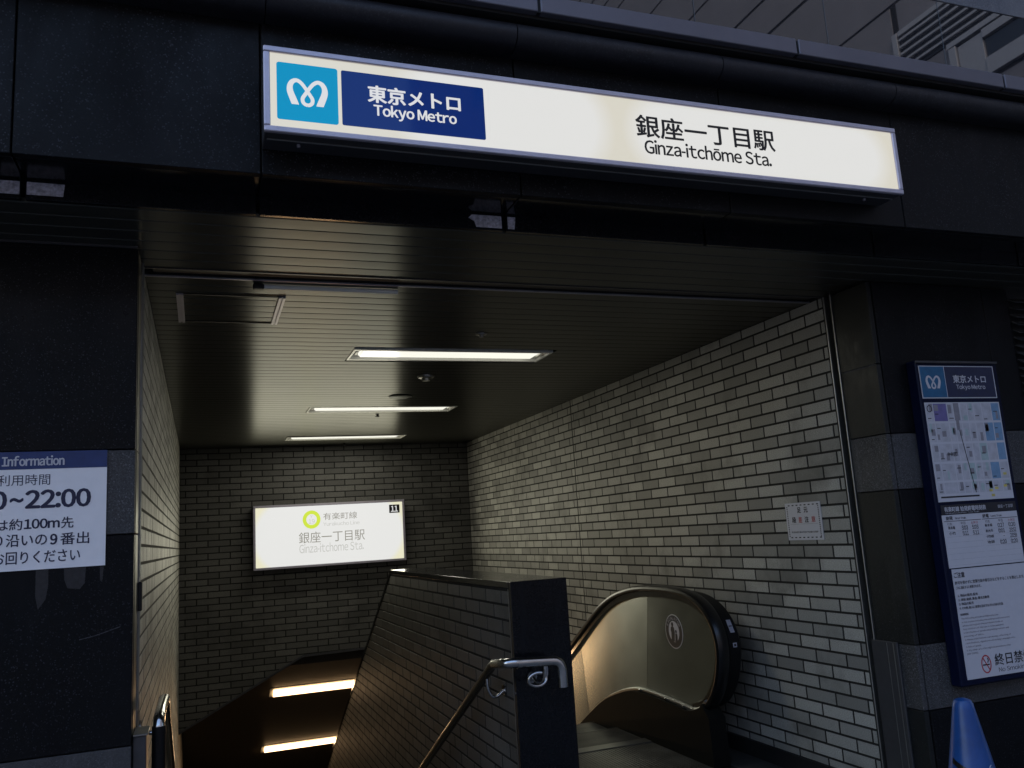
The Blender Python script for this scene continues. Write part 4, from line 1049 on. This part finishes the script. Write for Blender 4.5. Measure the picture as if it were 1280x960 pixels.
# ------------------------------------------------------------------ caution plate on the brick wall
s = empty('caution_plate', XR-0.003, 3.96, -0.147); tag(s, 'small white caution plate with checked border and red characters on the right brick wall', 'notice')
F = Face((XR-0.001, 0, 0), (0, -1, 0), (-1, 0, 0))
m = MB(); F.rect(m, -4.108, -3.810, -0.1465, 0.0605, 0, 0.003); m.build('plate', M['paper'], s)
m = MB()
for k in range(8): 
    u = -4.082+k*0.0345; F.rect(m, u, u+0.016, 0.044, 0.050, 0.003, 0.0036); F.rect(m, u, u+0.016, -0.135, -0.129, 0.003, 0.0036)
for k in range(17):
    v = -0.128+k*0.0102; F.rect(m, -4.096, -4.088, v, v+0.0052, 0.003, 0.0036); F.rect(m, -3.832, -3.824, v, v+0.0052, 0.003, 0.0036)
F.text(m, 'PLEASE WATCH YOUR STEP', -4.070, -3.848, -0.107, -0.098, 0.0036, 0.03)
F.rect(m, -4.075, -3.845, -0.0580, -0.0572, 0.003, 0.0036)
F.text(m, '足', -4.004, -3.974, 0.004, 0.034, 0.0036, 0.03); F.text(m, '元', -3.948, -3.916, 0.004, 0.034, 0.0036, 0.03)
F.text(m, '段', -4.056, -4.024, -0.050, -0.018, 0.0036, 0.03); F.text(m, '注', -3.948, -3.916, -0.050, -0.018, 0.0036, 0.03)
m.build('black_lettering', M['ink'], s)
m = MB(); F.text(m, '差', -4.002, -3.970, -0.050, -0.018, 0.0036, 0.01); F.text(m, '意', -3.892, -3.860, -0.050, -0.018, 0.0036, 0.01); m.build('red_lettering', M['red'], s)

# ------------------------------------------------------------------ map board (right)
YM = 3.20
s = empty('map_board', 3.6, 3.235, -0.84); tag(s, 'tall dark blue notice board with station name, area map, timetable and rules', 'notice board')
m = MB(); m.bbox(3.334, 3.876, YM+0.004, 3.268, -0.845, 0.715, 0.006); m.build('casing', M['frame_blue'], s)
m = MB(); m.bbox(3.330, 3.872, YM-0.006, YM+0.003, 0.700, 0.712, 0.002); m.build('top_lip', M['greymetal'], s)
F = Face((0, YM+0.004, 0), (1, 0, 0), (0, -1, 0))
m = MB(); F.rect(m, 3.349, 3.843, 0.522, 0.687, 0, 0.003); hd = m.build('header_plate', M['paper'], s)
m = MB(); F.rect(m, 3.3525, 3.508, 0.527, 0.683, 0.003, 0.0042); lp = m.build('logo_panel', M['blue_print'], hd)
m = MB(); emblem(F, m, 3.4275, 0.603, 0.100, 0.066, 0.0052); m.build('metro_emblem', M['paper'], lp)
m = MB(); F.rect(m, 3.513, 3.8365, 0.527, 0.683, 0.003, 0.0042); q = m.build('name_panel', M['navy_print'], hd)
m = MB(); F.text(m, '東京メトロ', 3.561, 3.779, 0.600, 0.640, 0.005, 0.02); F.text(m, 'Tokyo Metro', 3.575, 3.769, 0.562, 0.592, 0.005, 0.012); m.build('lettering', M['paper'], q)
# area map
m = MB(); F.rect(m, 3.3535, 3.8475, 0.012, 0.5015, 0, 0.003); mp = m.build('area_map', M['paper'], s)
rnd = random.Random(5); lay = {'map_block': MB(), 'map_grey': MB(), 'map_blue': MB(), 'map_purple': MB(), 'map_green': MB(), 'map_yellow': MB(), 'ink': MB()}
cols = [3.358, 3.402, 3.492, 3.532, 3.578, 3.624, 3.668, 3.722, 3.786, 3.843]; rows_ = [0.497, 0.405, 0.398, 0.302, 0.295, 0.205, 0.198, 0.112, 0.106, 0.048]
for i in range(len(cols)-1):
    for j in range(0, len(rows_), 2):
        u0, u1, v1, v0 = cols[i]+0.003, cols[i+1]-0.003, rows_[j]-0.002, rows_[j+1]+0.002
        mt = 'map_block'
        if i == 1 and j == 0: mt = 'map_purple'
        elif i == 7 and j in (2, 6): mt = 'map_blue'
        elif i == 8 and j in (0, 2, 4): mt = 'map_blue'
        elif i == 6 and j in (0, 2): mt = 'map_block'
        elif rnd.random() < 0.05: mt = 'map_green'
        F.rect(lay[mt], u0, u1, v0, v1, 0.003, 0.0034)
        for q in range(rnd.choice((0, 1, 1, 2))):
            a = rnd.uniform(u0, u0+(u1-u0)*0.5); b = rnd.uniform(v0, v0+(v1-v0)*0.6)
            F.rect(lay[rnd.choice(['map_grey', 'map_grey', 'map_grey', 'map_green'])], a, min(u1, a+rnd.uniform(0.012, 0.028)), b, min(v1, b+rnd.uniform(0.02, 0.05)), 0.0034, 0.0038)
        if rnd.random() < 0.55:
            a = rnd.uniform(u0, u0+0.01); b = rnd.uniform(v0, v1-0.008); F.rect(lay['ink'], a, a+rnd.uniform(0.016, 0.03), b, b+0.004, 0.0038, 0.0042)
F.rect(lay['map_grey'], 3.535, 3.570, 0.41, 0.497, 0.0034, 0.0040); F.rect(lay['map_grey'], 3.540, 3.560, 0.36, 0.41, 0.0034, 0.0040)
F.poly(lay['ink'], [(3.552, 0.36), (3.556, 0.36), (3.604, 0.050), (3.600, 0.050)], 0.0040, 0.0044)
F.rect(lay['ink'], 3.372, 3.62, 0.030, 0.038, 0.003, 0.0036)
F.ring(lay['ink'], 3.378, 0.470, 0.016, 0.018, 0.012, 0.014, 0.0038, 0.0044, 20)
for u, v in ((3.70, 0.026), (3.73, 0.06), (3.80, 0.13), (3.79, 0.07), (3.69, 0.05)): F.rect(lay['map_yellow'], u, u+0.022, v, v+0.012, 0.0038, 0.0043)
F.text(lay['ink'], '中央区', 3.452, 3.508, 0.232, 0.252, 0.0045, 0.02)
for k, mb in lay.items(): mb.build('map_print', M[k], mp)
# timetable
m = MB(); F.rect(m, 3.360, 3.850, -0.0495, -0.003, 0, 0.003); th_ = m.build('timetable_header', M['ink'], s)
m = MB(); F.text(m, '有楽町線 始発終電時刻表', 3.380, 3.648, -0.0365, -0.0125, 0.0036, 0.02); F.text(m, 'Yurakucho Line First/Last Train', 3.382, 3.60, -0.0465, -0.0395, 0.0036); F.text(m, '銀座一丁目駅', 3.728, 3.830, -0.0335, -0.0165, 0.0036); m.build('lettering', M['paper'], th_)
m = MB(); F.rect(m, 3.360, 3.850, -0.3025, -0.0515, 0, 0.003); tt = m.build('timetable', M['paper'], s)
m = MB()
F.text(m, '始発', 3.382, 3.424, -0.076, -0.0575, 0.0036, 0.02); F.text(m, 'First Train', 3.440, 3.508, -0.074, -0.064, 0.0036, 0.01)
F.text(m, '終電', 3.618, 3.658, -0.076, -0.0575, 0.0036, 0.02); F.text(m, 'Last Train', 3.672, 3.745, -0.074, -0.064, 0.0036, 0.01)
F.rect(m, 3.366, 3.605, -0.083, -0.0805, 0.003, 0.0036); F.rect(m, 3.612, 3.846, -0.083, -0.0805, 0.003, 0.0036)
for u in (3.385, 3.63): F.text(m, '行先', u, u+0.03, -0.101, -0.088, 0.0036); F.text(m, '平日', u+0.085, u+0.115, -0.101, -0.088, 0.0036)
rows = [(-0.126, '新木場', '5:03', '5:03', '新木場', '0:27', '0:20'), (-0.153, '小竹', '5:11', '5:11', '和光市', '0:01', '23:52'), (-0.180, '', '', '', '小竹向原', '-', '23:59'), (-0.207, '', '', '', '池袋', '0:20', '0:20')]
for v, a, b, c_, d_, e_, f_ in rows:
    if a: F.text(m, a, 3.388, 3.43, v+0.006, v+0.021, 0.0036, 0.01); F.text(m, b, 3.474, 3.512, v, v+0.020, 0.0036, 0.012); F.text(m, c_, 3.540, 3.580, v, v+0.020, 0.0036, 0.012)
    F.text(m, d_, 3.624, 3.672, v+0.006, v+0.020, 0.0036, 0.01)
    if e_ == '-': F.rect(m, 3.735, 3.745, v+0.009, v+0.011, 0.003, 0.0036)
    else: F.text(m, e_, 3.708, 3.750, v, v+0.020, 0.0036, 0.012)
    F.text(m, f_, 3.780, 3.826, v, v+0.020, 0.0036, 0.012)
m.build('lettering', M['ink'], tt)
m = MB()
for k in range(7): F.rect(m, 3.372, 3.60, -0.130-k*0.0268, -0.1292-k*0.0268, 0.003, 0.0033); F.rect(m, 3.62, 3.84, -0.130-k*0.0268, -0.1292-k*0.0268, 0.003, 0.0033)
m.build('ruling', M['rule'], tt)
m = MB()
for u in (3.535, 3.78): F.text(m, '土休日', u, u+0.045, -0.101, -0.088, 0.0036)
m.build('red_lettering', M['red'], tt)
# rules
m = MB(); F.rect(m, 3.372, 3.850, -0.815, -0.308, 0, 0.003); ru = m.build('rules_sheet', M['paper'], s)
m = MB()
F.text(m, 'ご注意', 3.379, 3.446, -0.348, -0.323, 0.0036, 0.02)
F.text(m, '許可を受けずに営業行為や客引きなどをすることを禁止します。', 3.379, 3.83, -0.380, -0.364, 0.0036, 0.01)
F.text(m, 'これに違反すると処罰されます。', 3.380, 3.54, -0.402, -0.388, 0.0036, 0.01)
for k, t in enumerate(('1. 物品の販売、配布', '2. 演説、勧誘、募金、署名活動等', '3. 物品の販売', '4. その他、他人に迷惑を及ぼすおそれのある行為')):
    F.text(m, t, 3.384, 3.384+0.0125*len(t)*0.93, -0.438-k*0.0195, -0.425-k*0.0195, 0.0036, 0.01)
F.text(m, 'WARNING', 3.384, 3.435, -0.524, -0.514, 0.0036, 0.02)
for k, t in enumerate(('The following acts are prohibited by law', 'in the station (including the underground concourse)', 'unless one is given the permission to do so.', 'Any violators of this law is to be punished.', '1. Distribution of goods and printing matters and', '    posting of bills.', '2. Please solicitations, canvassing, collecting of', '    contributions, signature-collecting campaign, etc.', '3. Sale of goods', '4. Any other acts that might inconvenience other', '    persons.')):
    F.text(m, t, 3.386+0.0005*k, 3.386+0.0005*k+0.0059*len(t), -0.544-k*0.0162, -0.534-k*0.0162, 0.0036, 0.008)
F.text(m, '終日禁煙', 3.556, 3.80, -0.770, -0.716, 0.0036, 0.012); F.text(m, 'No Smoking', 3.573, 3.76, -0.806, -0.778, 0.0036, 0.004)
F.rect(m, 3.478, 3.520, -0.762, -0.756, 0.003, 0.0036)
F.poly(m, [(3.512, -0.752), (3.518, -0.740), (3.514, -0.728), (3.509, -0.730), (3.512, -0.740), (3.507, -0.750)], 0.003, 0.0036)
m.build('lettering', M['ink'], ru)
m = MB(); F.ring(m, 3.4995, -0.756, 0.031, 0.042, 0.0255, 0.036, 0.003, 0.0040, 32); F.poly(m, [(3.480, -0.727), (3.484, -0.724), (3.521, -0.785), (3.517, -0.788)], 0.0034, 0.0042); m.build('no_smoking_symbol', M['red'], ru)

# ------------------------------------------------------------------ traffic cone
cx_, cy_ = 3.008, 2.90
c = empty('traffic_cone', cx_, cy_, ZF); tag(c, 'blue traffic cone standing under the map board', 'traffic cone')
m = MB(); m.lathe((cx_, cy_, 0), [(0.165, ZF+0.030), (0.146, ZF+0.045), (0.084, -1.06), (0.061, -0.94), (0.043, -0.845), (0.040, -0.826), (0.032, -0.812), (0.016, -0.806), (0.001, -0.805)][::-1][::-1], 36); m.build('cone_body', M['cone'], c, True, True)
m = MB(); m.bbox(cx_-0.19, cx_+0.19, cy_-0.19, cy_+0.19, ZF+0.001, ZF+0.030, 0.01); m.build('base', M['cone'], c)
def conew(z): return 0.043+(-0.845-z)*0.1907
m = MB()
def wrap(mb, ch, a_c, z_c, h_, rot):
    vs, fs = glyphs(ch, 0.035); xs = [v[0] for v in vs]; ys = [v[1] for v in vs]; mx, my = (min(xs)+max(xs))/2, (min(ys)+max(ys))/2; k = h_/(max(ys)-min(ys)); out = []
    for x, y in vs:
        u, v = (x-mx)*k, (y-my)*k; u, v = u*math.cos(rot)-v*math.sin(rot), u*math.sin(rot)+v*math.cos(rot)
        z = z_c+v; rr = conew(z)+0.0012; a = a_c+u/rr; out.append((cx_+rr*math.cos(a), cy_+rr*math.sin(a), z))
    mb.add(out, fs)
wrap(m, 'O', rad(-100), -1.078, 0.024, rad(25)); wrap(m, 'E', rad(-80), -1.068, 0.024, rad(25)); m.build('lettering', M['white_p'], c)
m = MB(); vs = []; fs = []
for k in range(13):
    a = rad(-190+k*8); z = -1.032-0.006*k
    for dz in (0, -0.022): rr = conew(z+dz)+0.003; vs.append((cx_+rr*math.cos(a), cy_+rr*math.sin(a), z+dz))
for k in range(12): fs.append((2*k, 2*k+1, 2*k+3, 2*k+2))
m.add(vs, fs).build('strap', M['rubber'], c)

# ------------------------------------------------------------------ buildings across the street (seen mirrored in the polished stone)
b = empty('office_building', 13, -8, ZF); tag(b, 'pale office building along the side street, mirrored in the polished stone', 'building')
BXF = 10.0
m = MB(); m.box(BXF+0.02, 22, -34, -0.6, ZF, 24); m.build('wall', M['joint'], b)
def fpanel(y0, y1, z0, z1, mat='bld', name='wall_panel', x0=0.0, x1=0.02):
    mb = MB(); mb.bbox(BXF-x0, BXF+x1, y0, y1, z0, z1, 0.004); return mb.build(name, M[mat], b)
zb = [ZF, 0.6, 2.6, 4.6, 5.62]
for k in range(len(zb)-1):
    y = -34
    while y < -0.7: fpanel(y+0.012, min(y+2.4, -0.6)-0.012, zb[k]+0.02, zb[k+1]-0.02); y += 2.4
# louvre opening y -1.0..-3.05, z 6.34..7.06 ; windows to the street side
fpanel(-34, -3.12, 5.66, 7.60); fpanel(-3.0, -0.6, 7.14, 7.60)
fpanel(-3.10, -2.20, 5.66, 6.10)
fpanel(-3.12, -3.02, 6.12, 7.12, 'bld_frame', 'louvre_frame', 0.05); fpanel(-3.0, -0.6, 7.04, 7.12, 'bld_frame', 'louvre_frame', 0.05)
fpanel(-3.0, -0.6, 6.44, 7.02, 'bld_dark', 'louvre_void', -0.0)
for k in range(5): fpanel(-3.0, -0.6, 6.50+k*0.115, 6.54+k*0.115, 'bld_frame', 'louvre_blade', 0.045)
fpanel(-3.0, -2.2, 6.12, 6.42); fpanel(-2.2, -0.6, 6.34, 6.42, 'bld_frame', 'window_frame', 0.06)
fpanel(-2.18, -2.06, 5.5, 6.33, 'bld_frame', 'window_frame', 0.06); fpanel(-2.05, -1.65, 5.70, 6.30, 'bld_frame', 'window_frame', 0.03)
fpanel(-1.64, -0.6, 6.20, 6.32, 'bld_frame', 'window_frame', 0.05); fpanel(-1.64, -0.6, 5.92, 6.18, 'bld_glass', 'window', 0.0); fpanel(-1.64, -0.6, 5.66, 5.90, 'bld_frame', 'window_frame', 0.05)
fpanel(-2.6, -2.25, 5.80, 6.02, 'bld_glass', 'window', 0.004)
for z0, z1 in ((7.62, 8.88), (8.90, 9.60)):
    fpanel(-34, -0.6, z0+0.02, z1-0.02)
z = 9.62
while z < 22: fpanel(-34, -0.6, z+0.015, z+0.50-0.015 if z > 12 else z+1.1, 'bld'); z += 0.52 if z > 12 else 1.13
for z in (16.2, 18.2):
    for y in (-8, -12, -16, -20, -24): fpanel(y, y+2.2, z, z+1.2, 'bld_glass', 'window', 0.01)
# building straight across
b2 = empty('office_building', -4, -20, ZF); tag(b2, 'grey office building facing the entrance from across the street', 'building')
m = MB(); m.box(-26, 7.5, -30, -16, ZF, 9); m.build('wall', M['bld'], b2)
for z in (ZF+0.6, 2.6, 5.8):
    for x in range(-24, 6, 3):
        m = MB(); m.bbox(x, x+2.2, -16.0, -15.95, z, z+1.9, 0.01); m.build('window', M['bld_glass'], b2)
# mass of our own building above and behind
m = MB(); m.box(-4.1, 6.8, 3.61, 16.4, ZC+0.41, 7.5); m.box(-9, XL-0.36, 3.61, 16.4, ZF, 7.5); m.box(-9, -4.11, 2.74, 3.6, ZF, 7.5); m.box(XR+0.36, 12, 3.61, 16.4, ZF, 7.5); m.box(6.81, 12, 2.8, 3.6, ZF, 7.5)
m.box(-0.55, 3.5, 10.6, 16.5, -1.0, ZC+0.4)
tag(m.build('building_block', M['granite']), 'dark mass of the building above and around the entrance', 'building')
